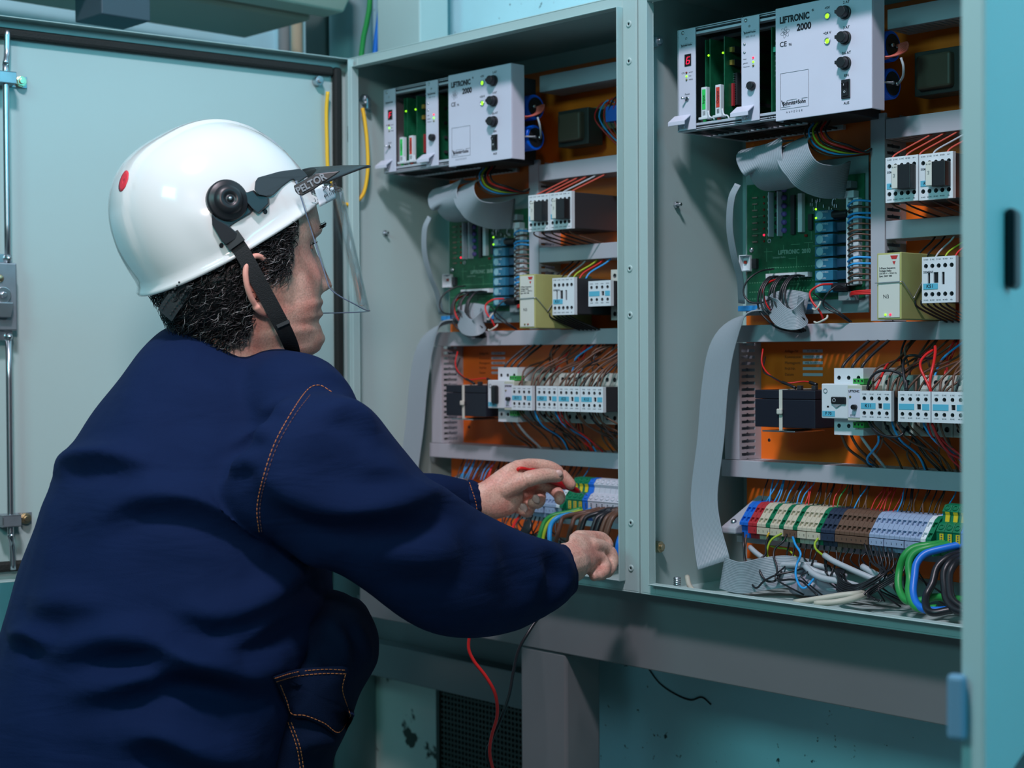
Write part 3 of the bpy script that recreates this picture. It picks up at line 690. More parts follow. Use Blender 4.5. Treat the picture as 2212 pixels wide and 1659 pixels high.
    for i in range(8): k.cyl((0.1418, 0.016, 0.055 + i * .006), (0.1418, 0.022, 0.055 + i * .006), 0.0011, 8)
    k.build('resistors', STEEL, cc)
    # card pull tabs with coloured windows
    for x, m_, s_ in ((0.0395, mat('label_green', (0.03, 0.62, 0.12), .5), 'Input'), (0.0620, mat('label_red', (0.62, 0.05, 0.03), .5), 'Output')):
        g = thing_part = MB().box(x, x + 0.0085, -0.0010, 0.0060, 0.0145, 0.0520).box(x - 0.0025, x + 0.0115, -0.0035, 0.006, 0.0115, 0.0145)
        g = g.build('pull_tab', WHITE, t, bevel=0.0005)
        MB().box(x + 0.0015, x + 0.0070, -0.0013, -0.0009, 0.0240, 0.0490).build('colour_window', m_, g)
        q = MB()
        for u in (0.0028, 0.0052): q.box(x + u, x + u + 0.0010, -0.0012, -0.0008, 0.0165, 0.0220)
        q.build('grip_slots', INK, g)
        text(s_, 0.0052, INK, g, (x + 0.0043, -0.0015, 0.0365), rot=(PI / 2, -PI / 2, 0))
        MB().box(x + 0.0025, x + 0.0065, -0.0004, 0.002, 0.0065, 0.0115).build('tab_foot', m_, g)
        MB().tube([(x + .009, 0.002, .022), (x + .0105, .002, .016), (x + .013, .002, .0135), (x + .017, .002, .0125), (x + .019, .003, .0085)], 0.0010, 8, 4).build('tab_lever', WHITE, g)
    # power supply with its white cover is a unit of its own
    p = thing('power_supply', plabel, 'power supply', (loc[0] + Wd, loc[1], loc[2] - 0.004))
    Wp, Hp = 0.135, 0.134
    b = MB().box(0, Wp, -0.004, -0.0022, 0, Hp).box(Wp - 0.0018, Wp, -0.0022, 0.022, 0, Hp).box(0, 0.0015, -0.0022, 0.010, 0, Hp)
    b.build('front_cover', PANELW, p, bevel=0.0012)
    MB().box(0.002, 0.078, 0.012, 0.100, 0.004, Hp - 0.004).build('chassis', DARKG, p, bevel=0.001)
    y = -0.0042
    text('LIFTRONIC', 0.0108, INK, p, (0.0065, y, Hp - 0.0155), align='LEFT', bold=0.00045, sx=0.80)
    text('2000', 0.0108, INK, p, (0.0520, y, Hp - 0.0275), align='RIGHT', bold=0.00045, sx=0.95)
    text('®', 0.004, INK, p, (0.0545, y, Hp - 0.0105)); text('CE', 0.0085, INK, p, (0.0065, y, Hp - 0.0440), align='LEFT', bold=0.0001); text('96', 0.0045, INK, p, (0.0195, y, Hp - 0.0455), align='LEFT')
    e = MB()
    for a in (0.3, 1.35, -0.75):
        for i in range(24):
            def pt(k): u, v = 0.0068 * math.cos(2 * PI * k / 24), 0.0022 * math.sin(2 * PI * k / 24); return (0.0145 + u * math.cos(a) - v * math.sin(a), y - 0.0001, Hp - 0.0300 + u * math.sin(a) + v * math.cos(a))
            e.tube([pt(i), pt(i + 1)], 0.00012, 4, 1)
    e.build('printed_mark', INKG, p); text('e+', 0.0042, INKG, p, (0.0145, y, Hp - 0.0300))
    fr = MB(); x0, x1, z0, z1 = 0.0075, 0.0480, 0.0130, 0.0560
    for a in ((x0, x1, z0, z0 + .0003), (x0, x1, z1 - .0003, z1), (x0, x0 + .0003, z0, z1), (x1 - .0003, x1, z0, z1)): fr.box(a[0], a[1], y - .0001, y + .0001, a[2], a[3])
    fr.build('printed_frame', INKG, p)
    wordmark(p, 0.0085, y, 0.0195, 1.03)
    text('A  U  F  Z  Ü  G  E', 0.0030, INKG, p, (0.0275, y, 0.0090))
    for z, s_ in ((0.1135, '2 AT'), (0.0845, '3 AT'), (0.0555, '0,6 AT')):
        kx = 0.1000
        q = MB().cyl((kx, -0.004, z), (kx, -0.0075, z), 0.0078, 24).cyl((kx, -0.0075, z), (kx, -0.0150, z), 0.0068, 24, r2=0.0062).box(kx - 0.0088, kx - 0.0060, -0.014, -0.0075, z - 0.0012, z + 0.0030)
        q.build('fuse_knob', BLACK, p, bevel=0.0006); text(s_, 0.0044, INK, p, (kx + 0.001, y, z + 0.0118), bold=0.00005)
    for z, s_ in ((0.1135, '+5V'), (0.0845, '+24 V')):
        q = MB(); ring(q, (0.0750, 0, z), 0.0030, 0.0041, -0.0052, -0.0040); q.build('lamp_bezel', STEEL, p)
        MB().lathe([(0.0001, -0.0012), (0.0020, -0.0010), (0.0031, 0.0)], (0.0750, -0.0042, z), (0, 1, 0), 16).build('lamp', LEDG, p); text(s_, 0.0044, INK, p, (0.0745, y, z + 0.0095), bold=0.00005)
    q = MB().box(0.0945, 0.1065, -0.0058, -0.004, 0.0150, 0.0370); q.build('switch_frame', BLACK, p, bevel=0.0008)
    MB().prism([(-0.0058, 0.0345), (-0.0095, 0.0330), (-0.0072, 0.0260), (-0.0066, 0.0180), (-0.0058, 0.0170)], 'x', 0.0970, 0.1040).build('rocker', BLACK, p, bevel=0.0005)
    text('I', 0.0040, WHITE, p, (0.1005, -0.0093, 0.0305), rot=(PI / 2 - .25, 0, 0)); text('O', 0.0036, WHITE, p, (0.1005, -0.0076, 0.0225))
    text('EIN', 0.0042, INK, p, (0.1010, y, 0.0415), bold=0.00005); text('AUS', 0.0042, INK, p, (0.1010, y, 0.0098), bold=0.00005)
    return t, p
def capacitor(label, loc, group=None):
    t = thing('capacitor', label, 'capacitor', loc, group)
    MB().cyl((0, 0, 0), (0.034, 0, 0), 0.0180, 28).build('sleeve', CABLUE, t, bevel=0.0015)
    MB().cyl((0.0341, 0, 0), (0.0348, 0, 0), 0.0140, 24).build('end_disc', BLACK, t)
    for dy in (-0.005, 0.005): MB().cyl((0.0348, dy, 0), (0.0388, dy, 0), 0.0022, 12).build('terminal_post', STEEL, t)
    return t
def ribbon_mesh(pts, wid, wdirs, n=10, step=6, th=0.0009, ribs=0.0004):
    """flat multi-strand cable: centre line pts, width vectors interpolated"""
    P = catmull(pts, step); D = catmull(wdirs, step)
    rings = []
    for i, p in enumerate(P):
        t = (P[min(i + 1, len(P) - 1)] - P[max(i - 1, 0)]).normalized()
        d = D[min(i, len(D) - 1)].copy(); w = d.length; d = (d - t * d.dot(t)).normalized(); nn = t.cross(d).normalized()
        top, bot = [], []
        for k in range(n * 4 + 1):
            u = k / (n * 4); a = abs(math.sin(u * n * PI)) ** .7
            h = th * .5 * (.45 + .55 * a) 
            top.append(p + d * ((u - .5) * wid) + nn * h); bot.append(p + d * ((u - .5) * wid) - nn * h)
        rings.append(top + bot[::-1])
    m = MB(); m.loft(rings, smooth=True)
    return m
# ---------------------------------------------------------------- main board with its parts
def board(label, loc, right=True):
    t = thing('circuit_board', label, 'circuit board', loc)
    Wb, Hb = 0.182, 0.165
    MB().box(-0.004, Wb + 0.004, 0.0020, 0.0050, -0.018, Hb + 0.010).build('carrier_plate', mat('clear_plate', (0.25, 0.38, 0.40), 0.15, alpha=0.75), t, bevel=0.0006)
    MB().box(0, Wb, 0.0, 0.0018, 0, Hb - 0.012).build('board', PCB, t)
    tr = MB(); rr = random.Random(3)
    for i in range(34):
        x = 0.008 + rr.random() * 0.10; z = 0.015 + rr.random() * 0.12; l = 0.006 + rr.random() * 0.012
        if rr.random() < .5: tr.box(x, x + l, -0.00015, 0, z, z + 0.0006)
        else: tr.box(x, x + 0.0006, -0.00015, 0, z, z + l)
    for r_, (za, xa, xb) in enumerate(((0.042, 0.03, 0.115), (0.024, 0.004, 0.118), (0.012, 0.004, 0.118), (0.003, 0.004, 0.12))):
        for i in range(int((xb - xa) / 0.004)): tr.box(xa + i * 0.004, xa + i * 0.004 + 0.0018, -0.0003, 0, za, za + 0.0012)
    tr.build('solder_traces', mat('pale_green_trace', (0.12, 0.35, 0.20), 0.4), t)
    for i in range(8):
        z = 0.078 + i * 0.0082
        share('indicator_led', LED_ME['r' if i == 1 else 'ro'], t, (0.0280, -0.0002, z), ).scale = (1.1, 1, 1.1)
        rg = MB(); ring(rg, (0.0368, 0, z), 0.0018, 0.0027, -0.0012, 0, 14); rg.build('test_ring', STEEL, t)
        MB().cyl((0.010, -0.0012, z), (0.018, -0.0012, z), 0.0010, 8).build('resistor', mat('resistor_tan', (0.30, 0.22, 0.18), .5), t)
    for x in (0.0420, 0.0560): MB().box(x, x + 0.0016, -0.010, 0, 0.083, 0.140).build('divider_strip', mat('pale_strip', (0.55, 0.58, 0.66), .5), t)
    for i in range(6):
        z = 0.090 + i * 0.0105
        MB().lathe([(0.0001, -0.004), (0.003, -0.0035), (0.0036, 0)], (0.0500, 0, z), (0, 1, 0), 12).build('button', BLACK, t)
        MB().lathe([(0.0001, -0.004), (0.003, -0.0035), (0.0036, 0)], (0.0610, 0, z), (0, 1, 0), 12).build('button', mat('purple_plastic', (0.16, 0.10, 0.36), .4), t)
    MB().box(0.0730, 0.0790, -0.004, 0, 0.084, 0.134).build('chip', DARKG, t)
    MB().box(0.0865, 0.0930, -0.007, 0, 0.086, 0.135).build('white_connector', WHITE, t, bevel=.0004)
    MB().box(0.1000, 0.1060, -0.004, 0, 0.088, 0.108).build('chip', DARKG, t)
    MB().box(0.0930, 0.0970, -0.002, 0, 0.080, 0.083).build('red_component', LEDRO, t)
    k = rr
    dots = MB()
    for i in range(26): 
        x = 0.095 + k.random() * 0.05; z = 0.108 + k.random() * 0.035; dots.box(x, x + 0.0011, -0.0014, 0, z, z + 0.004)
    dots.build('small_components', STEEL, t)
    text('LIFTRONIC  2010', 0.0075, mat('pale_green_ink', (0.30, 0.48, 0.38), .5), t, (0.076, -0.0002, 0.0620), bold=0.0002, sx=0.9)
    text('Schmitt+Sohn', 0.0036, mat('pale_green_ink', (0, 0, 0)), t, (0.052, -0.0002, 0.0560))
    for i in range(7):
        z = 0.0975 - i * 0.0150
        MB().box(0.1190, 0.1460, -0.0155, 0, z, z + 0.0128).build('relay', RELAYB, t, bevel=0.0008)
        q = MB().cyl((0.1265, -0.0157, z + 0.0064), (0.1265, -0.0160, z + 0.0064), 0.0052, 18); q.build('relay_window', mat('pale_cyan', (0.25, 0.50, 0.58), .4), t)
        text('12-24 VDC', 0.0030, mat('white_ink', (0.6, .75, .8), .5), t, (0.1325, -0.0157, z + 0.0104)); text('G2R2', 0.0026, mat('white_ink', (0, 0, 0)), t, (0.1330, -0.0157, z + 0.003))
        MB().box(0.1475, 0.1620, -0.0100, 0, z + .001, z + 0.0118).build('socket', mat('navy_teal_plastic', (0.01, 0.05, 0.10), .35), t, bevel=.0006)
        if i in (0, 6): MB().cyl((0.1440, -0.012, z + .0064), (0.166, -0.012, z + .0064), 0.0052, 18).build('capacitor_can', BLACK, t, bevel=.0008)
    share('indicator_led', LED_ME['g'], t, (0.1215, -0.0162, 0.1120)); share('indicator_led', LED_ME['g'], t, (0.1215, -0.0162, 0.1010))
    share('indicator_led', LED_ME['g'], t, (0.1430, -0.0004, 0.1285)).scale = (1.5, 1.5, 1.5)
    b = MB().box(0.1640, 0.1670, -0.0130, 0, 0.0150, 0.1230)
    for i in range(20): b.box(0.1670, 0.1710, -0.0130, 0, 0.0155 + i * 0.0054, 0.0170 + i * 0.0054)
    b.build('terminal_comb', WHITE, t)
    for i in range(10): MB().box(0.1712, 0.1790, -0.009, 0, 0.0165 + i * 0.0108, 0.0255 + i * 0.0108).build('plug', WHITE, t, bevel=.0005)
    MB().box(0.1500, 0.1740, -0.012, 0, 0.1230, 0.1320).build('white_connector', WHITE, t, bevel=.0008)
    MB().box(0.1420, 0.1720, -0.015, 0, 0.1350, 0.1440).build('grey_module', mat('grey_module', (0.22, 0.28, 0.30), .4), t, bevel=.001)
    text('Schmitt+Sohn', 0.0032, INK, t, (0.157, -0.0152, 0.1395))
    q = MB().box(-0.004, 0.0080, -0.012, 0, 0.0400, 0.0410).box(-0.004, 0.0080, -0.012, 0, 0.0600, 0.0610).box(-0.004, -0.003, -0.012, 0, 0.041, 0.060).box(-0.003, 0.008, -0.004, 0, 0.041, 0.060)
    q.build('box_header', WHITE, t); MB().box(-0.001, 0.003, -0.006, -0.004, 0.050, 0.054).build('red_component', LEDRO, t)
    MB().box(0.0120, 0.0190, -0.006, 0, 0.0430, 0.0560).build('chip', DARKG, t)
    MB().box(0.0380, 0.0500, -0.010, 0, 0.0290, 0.0350).build('white_header', WHITE, t); MB().box(0.0530, 0.0840, -0.010, 0, 0.0290, 0.0350).build('white_header', WHITE, t); MB().box(0.0870, 0.1040, -0.010, 0, 0.0290, 0.0350).build('white_header', WHITE, t)
    MB().box(-0.003, 0.0520, -0.016, -0.002, -0.0125, -0.0055).build('ribbon_plug', mat('plug_blue', (0.03, 0.30, 0.72), .4), t, bevel=.0006)
    MB().box(0.0700, 0.1060, -0.016, -0.002, -0.0125, -0.0055).build('ribbon_plug', mat('plug_blue', (0, 0, 0)), t, bevel=.0006)
    MB().box(0.1500, 0.1740, -0.010, 0, -0.003, 0.008).build('wire_socket', mat('grey_module', (0, 0, 0)), t, bevel=.0006)
    MB().lathe([(0.0001, -0.003), (0.003, -0.0025), (0.0034, 0)], (0.008, 0, 0.0680), (0, 1, 0), 14).build('board_screw', STEEL, t)
    return t
# ------------------------------------------------------------------ fitting out both cabinets
LXO = -0.596
def wire(name, label, pts, r, m, cat='wire', group=None, n=7, step=4):
    return tag(MB().tube(pts, r, n, step).build(name, m), label, cat, group)
def cA(cx, cy, Y): return at(1560 + cx / 4.096, 1060 + cy / 4.096, Y=Y)
def slice_mesh(w, m):
    prof = [(0.0, 0.0), (0.020, 0.021), (0.027, 0.0245), (0.055, 0.0245), (0.055, -0.020), (0.006, -0.020), (0.004, -0.0035), (0.0, -0.0035)]
    b = MB()
    b.prism(prof, 'x', 0, 0.0010); b.prism(prof, 'x', w - 0.0010, w)
    def fp(t, d): return (0.020 * t + d * .707, 0.021 * t - d * .707)
    pits = [fp(0.10, 0), fp(0.10, .0032), fp(0.32, .0032), fp(0.32, 0), fp(0.62, 0), fp(0.62, .0032), fp(0.86, .0032), fp(0.86, 0)]
    b.prism([prof[0]] + pits + prof[1:], 'x', 0.0010, w - 0.0010)
    return once(b, 'terminal_block', m)
SL = {}
def slice_(x, key, m, label, group, z=0.0895, y=0.10, w=0.0066):
    if key not in SL: SL[key] = slice_mesh(w, m)
    o = bpy.data.objects.new('terminal_block', SL[key]); col.objects.link(o); o.location = (x, y, z)
    tag(o, label, 'terminal block', group)
    return o
def marker_tab(x, n, m, label, side):
    b = MB().box(0, n * 0.0068 - 0.0008, 0, 0.004, 0, 0.0085)
    for i in range(n): pass
    t = tag(b.build('terminal_marker', m, bevel=0.0003), label, 'marker strip'); t.location = (x, 0.0995, 0.0765)
    for i in range(n): text('%d' % (i + 1), 0.0034, INK, t, (0.0033 + i * 0.0068, -0.0001, 0.0040))
    return t
PESC = MB(); ring(PESC, (0, 0, 0), 0.0026, 0.0036, -0.0006, 0.0008, 16); PESC.cyl((0, 0.0006, 0), (0, 0.003, 0), 0.0027, 14)
PESC_ME = {}
def tier_block(x, main, stripe, label, group, y=0.10):
    t = thing('screw_terminal', label, 'screw terminal', (x, y, 0.070), group)
    prof = [(0.0, 0.016), (0.0, 0.028), (-0.001, 0.030), (0.006, 0.0385), (0.012, 0.0405), (0.014, 0.0475), (0.012, 0.0520), (0.018, 0.0590), (0.030, 0.060), (0.060, 0.056), (0.060, 0.0), (0.012, 0.0), (0.004, 0.010)]
    MB().prism(prof, 'x', 0, 0.0100).build('housing', main, t, bevel=0.0003)
    if stripe:
        MB().prism([(-0.0008, 0.0165), (-0.0008, 0.0275), (0.001, 0.0275), (0.001, 0.0165)], 'x', 0.0045, 0.0095).build('earth_stripe', stripe, t)
        MB().prism([(0.0115, 0.0398), (0.0130, 0.0475), (0.0115, 0.0515), (0.0140, 0.0515), (0.0150, 0.0470), (0.0140, 0.0395)], 'x', 0.0040, 0.0095).build('earth_stripe', stripe, t)
    for (yy, zz) in ((0.0022, 0.0350), (0.0148, 0.0562)):
        k = main.name
        if k not in PESC_ME: PESC_ME[k] = once(PESC, 'screw_hole', main)
        o = share('screw_hole', PESC_ME[k], t, (0.0050, yy, zz), rot=(math.radians(-40), 0, 0))
    d = MB()
    for i in range(4): d.box(0.0062, 0.0080, -0.0012, -0.0006, 0.0175 + i * .0026, 0.0188 + i * .0026)
    d.build('printed_mark', INKG, t)
    return t
def strip(x0, side):
    seq = [('b', TBLUE, 2), ('r', TRED, 2), ('w', TBEI, 2), ('g', TGREEN, 1), ('w', TBEI, 2), ('g', TGREEN, 1), ('w', TBEI, 2), ('g', TGREEN, 1), ('w', TBEI, 4), ('g', TGREEN, 1),
           ('n', TDRK, 2), ('n', TDRK, 1), ('o', TBRO, 7), ('y', TGRY, 10), ('p', WHITE, 1), ('g', TGREEN, 1)]
    nm = {'b': 'blue', 'r': 'red', 'w': 'beige', 'g': 'green', 'n': 'navy', 'o': 'brown', 'y': 'grey-blue', 'p': 'white'}
    x = 0.0800; gi = 0; wi = 0
    order = ['first', 'second', 'third', 'fourth', 'last']
    for k, m, n in seq:
        if k == 'w': wi += 1
        if k == 'g': gi += 1
        for i in range(n):
            if side == 'left' and x < 0.255: x += 0.00695; continue   # hidden behind the worker's arms
            if k == 'g': lab = 'green earth terminal block, %s from the left in the %s cabinet strip' % (order[gi - 1], side); gr = None
            elif k == 'w': lab = 'beige terminal in the %s beige run, %s cabinet' % (order[wi - 1], side); gr = '%s beige terminals, %s cabinet' % (order[wi - 1], side)
            elif k == 'p': lab = 'white terminal block beside the last green one in the %s cabinet' % side; gr = None
            else: lab = '%s terminal block in the %s cabinet strip' % (nm[k], side); gr = '%s terminals in the %s cabinet' % (nm[k], side)
            slice_(x0 + x, k, m, lab, gr); x += 0.00695
        if k in 'wo': x -= 0.0
    if side == 'right':
        xx = 0.0800 + 2 * .00695
        for n, m, l in ((2, TRED, 'red numbered marker under the red terminals'), (3, TBEI, 'leftmost cream numbered marker strip under the beige terminals'), (3, TBEI, 'cream numbered marker strip just left of the brown one'),
                        (3, TBRO, 'brown numbered marker strip under the beige terminals'), (2, TBEI, 'cream numbered marker just right of the brown strip under the beige terminals'), (3, TBEI, 'rightmost cream numbered marker strip, beside the navy terminals'), (3, TDRK, 'navy marker strip under the navy terminals'),
                        (7, TBRO, 'long brown numbered marker strip under the brown terminals'), (3, TGRY, 'short grey-blue marker strip beside the brown markers'), (4, TGRY, 'middle grey-blue marker strip of the right cabinet'), (3, TGRY, 'right end grey-blue marker strip before the white one'), (2, WHITE, 'white marker strip at the right end of the terminal row')):
            marker_tab(x0 + xx, n, m, l, side); xx += n * .00695
    else:
        marker_tab(x0 + 0.2700, 7, TGRY, 'grey-blue marker strip under the left cabinet terminals beside the worker\'s fingers', side); marker_tab(x0 + .3210, 3, TGRY, 'grey-blue marker strip ending at the white terminal in the left cabinet', side)
    for i in range(3): tier_block(x0 + 0.3650 + i * 0.0104, TGREEN, TYEL, 'green and yellow two tier screw terminal, %s cabinet' % side, 'green and yellow screw terminals, %s cabinet' % side)
    tier_block(x0 + 0.3965, TBLUE, None, 'blue two tier screw terminal beside the green and yellow ones in the %s cabinet' % side, None)
    for i in range(7): tier_block(x0 + 0.4072 + i * 0.0104, TLG, None, 'light grey two tier screw terminal, %s cabinet' % side, 'light grey screw terminals, %s cabinet' % side)
    r = thing('terminal_rail', 'steel rail carrying the %s cabinet terminal strip' % side, 'rail', (x0 + 0.062, 0.117, 0.0675))
    MB().box(0, 0.43, 0.0, 0.030, 0, 0.0018).box(0, 0.43, 0.0, 0.0018, -.006, 0).build('rail_profile', STEEL, r)
    MB().prism([(-0.018, 0.006), (-0.018, 0.014), (0.060, 0.050), (0.060, 0.0)], 'x', -0.012, 0.012).build('end_bracket', DUCT, r, bevel=0.002)
    MB().lathe([(0.0001, 0.004), (0.003, 0.0035), (0.0042, 0.001), (0.0042, 0)], (0, -0.006, 0.0195), (0, -.42, .9), 14).build('rail_screw', STEEL, r)
def cabinet_fit(x0, side):
    R = side == 'right'; S = side + ' cabinet'
    duct('grey trunking across the middle of the %s under the voltage relay' % S, 0.034, 0.575, 0.319, 0.341, off=(x0, 0, 0))
    duct('grey trunking across the %s just above the terminal strip' % S, 0.019, 0.575, 0.143, 0.165, off=(x0, 0, 0))
    duct('short vertical grey trunking at the left wall of the %s beside the battery' % S, 0.025, 0.049, 0.1655, 0.3185, vert=True, off=(x0, 0, 0))
    duct('tall vertical grey trunking right of the circuit board in the %s' % S, 0.251, 0.271, 0.3425, 0.592, vert=True, off=(x0, 0, 0))
    duct('grey trunking branch above the two relay contactors in the %s' % S, 0.2725, 0.575, 0.560, 0.584, off=(x0, 0, 0))
    duct('grey trunking branch below the two relay contactors in the %s' % S, 0.2725, 0.575, 0.440, 0.462, off=(x0, 0, 0))
    duct('grey trunking at the very top right of the %s' % S, 0.275, 0.575, 0.690, 0.714, off=(x0, 0, 0))
    rack('open rack of green cards with silver frame at the top of the %s' % S, 'white fronted power supply with black fuse knobs at the top of the %s' % S, (x0 + 0.028, 0.043, 0.585), '6' if R else 'F')
    capacitor('upper blue capacitor beside the power supply in the %s' % S, (x0 + 0.276, 0.096, 0.660))
    capacitor('lower blue capacitor beside the power supply in the %s' % S, (x0 + 0.276, 0.096, 0.6165))
    tr = thing('transformer', 'dark transformer block behind the blue capacitors in the %s' % S, 'transformer', (x0 + 0.318, 0.132, 0.606))
    MB().box(0, 0.045, 0, 0.05, 0.006, 0.046).build('winding', mat('brown_winding', (0.10, 0.075, 0.05), .5), tr, bevel=.003)
    MB().box(-0.008, 0.053, 0.010, 0.04, 0, 0.052).build('core', mat('core_steel', (0.06, 0.06, 0.055), .5, .4), tr, bevel=.001)
    board('green main circuit board with a column of blue relays in the %s' % S, (x0 + 0.046, 0.160, 0.372), R)
    if R:
        contactor('white contactor marked K14, under the power supply of the right cabinet', (x0 + 0.3110, 0.080, 0.4770), 'K14')
        contactor('white contactor marked K2, right of the one marked K14', (x0 + 0.3555, 0.080, 0.4765), 'K24')
        contactor('white contactor beside the voltage relay in the right cabinet', (x0 + 0.3590, 0.080, 0.3600), 'K51', module=False)
    else:
        contactor('left of the two joined contactors with black modules in the left cabinet', (x0 + 0.3110, 0.080, 0.4800), 'K14')
        contactor('right of the two joined contactors with black modules in the left cabinet', (x0 + 0.3550, 0.080, 0.4800), 'K24')
        contactor('white contactor beside the voltage relay in the left cabinet', (x0 + 0.3590, 0.080, 0.3600), 'K51', module=False)
        aux_contactor('contactor at the right lip of the left cabinet, level with the voltage relay', (x0 + 0.4150, 0.095, 0.3710))
    voltage_relay('yellow-green voltage relay marked N3 in the %s%s' % (S, ', with lit green and red lamps' if R else ', its lamps unlit'), (x0 + 0.3125, 0.060, 0.3420), R)
    battery('black battery held by a white cable tie in the %s' % S, (x0 + 0.1050, 0.100, 0.2120))
    motor_switch('white motor switch marked F 70 in the %s' % S, (x0 + 0.2280, 0.090, 0.2060), not R)
    mk = ['K11', None, None, None] if R else ['K11', 'K21', 'K22', 'K12']
    for i, x in enumerate((0.2790, 0.3305, 0.3745, 0.4185)):
        l = 'contactor block marked %s in the lower row of the %s' % (mk[i], S) if mk[i] else ('', 'unmarked contactor block right of the one marked K11, right cabinet', 'contactor block with blank blue band nearest the right door edge', 'contactor block hidden partly behind the right door edge')[i]
        aux_contactor(l, (x0 + x, 0.075, 0.2250), mk[i], lost=R and i == 2)
    tm = thing('timer_module', 'grey timer module with green plugs between motor switch and contactor, %s' % S, 'timer', (x0 + 0.2580, 0.080, 0.2240))
    MB().box(0.0, 0.020, 0.0, 0.1, 0, 0.0420).build('housing', mat('pale_green_plastic', (0.50, 0.56, 0.46), .5), tm, bevel=.001)
    MB().box(0.0015, 0.019, -0.0006, 0, 0.004, 0.038).build('front_label', PANELW, tm)
    text('LIFTRONIC', 0.0038, INK, tm, (0.0022, -0.0008, 0.0350), align='LEFT', bold=.0001, sx=.8); text('ZR 22', 0.0030, INKG, tm, (0.008, -0.0008, 0.0065))
    share('indicator_led', LED_ME['yo'], tm, (0.0045, -0.0007, 0.0285)); MB().cyl((0.0115, -.0006, 0.0165), (0.0115, -.006, 0.0165), 0.0030, 14).build('dial_knob', BLACK, tm)
    for z, q in ((0.0430, 'plug'), (-0.0085, 'plug')):
        g = MB()
        for i in range(3): g.cell(i * .0050 + .001, i * .0050 + .006, z + .0008, z + .0068, 0.010, 0.0014, 0.003, 10)
        g.box(0.001, 0.016, 0.013, 0.026, z, z + .0068).box(.001, .016, .010, .013, z, z + .0008); g.build('green_plug', mat('plug_green', (0.04, 0.36, 0.07), .45), tm)
    strip(x0, side)
    # notes printed on the orange plate
    lb = thing('rating_label', 'faint printed label with five pale strips on the orange plate, %s' % S, 'label', (x0 + 0.080, 0.1846, 0.273))
    for i, s_ in enumerate(('Anlage-Nr.', 'Kommission', 'Montageort', 'Prüf-Nr.', 'Datum')):
        z = 0.0340 - i * 0.0076
        text(s_, 0.0052, mat('faint_brown_ink', (0.30, 0.07, 0.02), .6), lb, (0.008, 0, z), align='LEFT')
        MB().box(0.037, 0.068, -0.0003, 0, z - .0018, z + .0020).build('pale_strip', mat('pale_strip', (0, 0, 0)), lb)
        if i < 3: text(('711 331 00', 'DRESDEN 1/95', 'WBL 0/2245/03')[i], 0.0036, INKG, lb, (0.052, -0.0005, z))
    for (x, z) in ((0.062, 0.190), (0.385, 0.672), (0.352, 0.305)):
        q = tag(MB().lathe([(0.0001, -0.0002), (0.0022, -0.0002), (0.0024, 0.0)], (x0 + x, 0.185, z), (0, 1, 0), 12).build('plate_hole', BLACK), 'small dark %s screw hole in the orange plate of the %s' % ({0.062: 'lower left', 0.385: 'upper', 0.352: 'middle right'}[x], S), 'hole')
    # din rail scrap with loose wires at the right
    dr = thing('rail_piece', 'short steel rail with red and blue wires at the upper right of the %s' % S, 'rail', (x0 + 0.352, 0.170, 0.628))
    MB().box(0, 0.09, 0.004, 0.006, 0.004, 0.030).box(0, 0.09, 0, 0.006, 0.0, 0.005).box(0, 0.09, 0, 0.006, 0.029, 0.034).build('rail_profile', mat('olive_zinc', (0.42, 0.42, 0.22), .4, .6), dr, bevel=.0005)
    MB().box(0.045, 0.085, -0.02, 0.004, 0.006, 0.028).build('blue_terminal', TBLUE, dr, bevel=.001)
    for i in range(6):
        x = 0.030 + i * .009; m_ = (RED, CYANW, RED, BLACKW, RED, CYANW)[i]
        dr_w = MB().tube([(x + .03, -.012, .026), (x + .010, -.020, .034 + .002 * i), (x - .008, -.018, .016), (x + .004, -.010, -.006 - .003 * i), (x + .03, .004, -.036)], 0.0012, 6, 4).build('loose_wire', m_, dr)
cabinet_fit(0.0, 'right')
cabinet_fit(LXO, 'left')
# ------------------------------------------------------------------ wiring (given for the right cabinet, repeated in the left one)
def both(name, label, pts, r, m, cat='wire', grp=None, left=True, n=7, step=4):
    """label has {} for right / left"""
    g = None if grp is None else grp.format('right')
    o = wire(name, label.format('right'), pts, r, m, cat, g, n, step)
    if left:
        c = o.copy(); col.objects.link(c); c.location.x += LXO; c['label'] = label.format('left')
        if grp: c['group'] = grp.format('left')
    return o
rw = random.Random(11)
for row in range(2):
    for i in range(34):
        x = 0.283 + i * 0.0052 + rw.random() * .002; k = rw.random()
        m_ = BROWN if k < .78 else (BLACKW if k < .88 else (RED if k < .97 else CYANW))
        nm = {BROWN: 'brown', BLACKW: 'black', RED: 'red', CYANW: 'light blue'}[m_]
        ya = rw.choice((0.086, 0.086, 0.128))
        if row == 0:
            xe = x + rw.uniform(-0.01, 0.055)
            p = [(x, ya, 0.252), (x + .001, ya - .001, 0.262), (x + (xe - x) * .25 + rw.uniform(-.006, .006), ya + .010, 0.275 + rw.random() * .012), (x + (xe - x) * .65, 0.122 + rw.random() * .02, 0.298 + rw.random() * .01), (xe, 0.152, 0.3185), (xe + .004, 0.158, 0.326)]
            both('control_wire', nm + ' wire rising from contactors to trunking, {} cabinet', p, 0.00135, m_, grp=nm + ' wires above the contactors, {} cabinet')
        else:
            xe = x + rw.uniform(-0.012, 0.050)
            p = [(x, ya + .004, 0.230), (x, ya + .002, 0.221), (x + (xe - x) * .3 + rw.uniform(-.004, .004), ya + .014, 0.206 + rw.uniform(-.004, .004)), (x + (xe - x) * .7, 0.128 + rw.random() * .015, 0.184), (xe, 0.150, 0.1655), (xe, 0.156, 0.158)]
            both('control_wire', nm + ' wire dropping from contactors to trunking, {} cabinet', p, 0.00130, m_, grp=nm + ' wires below the contactors, {} cabinet')
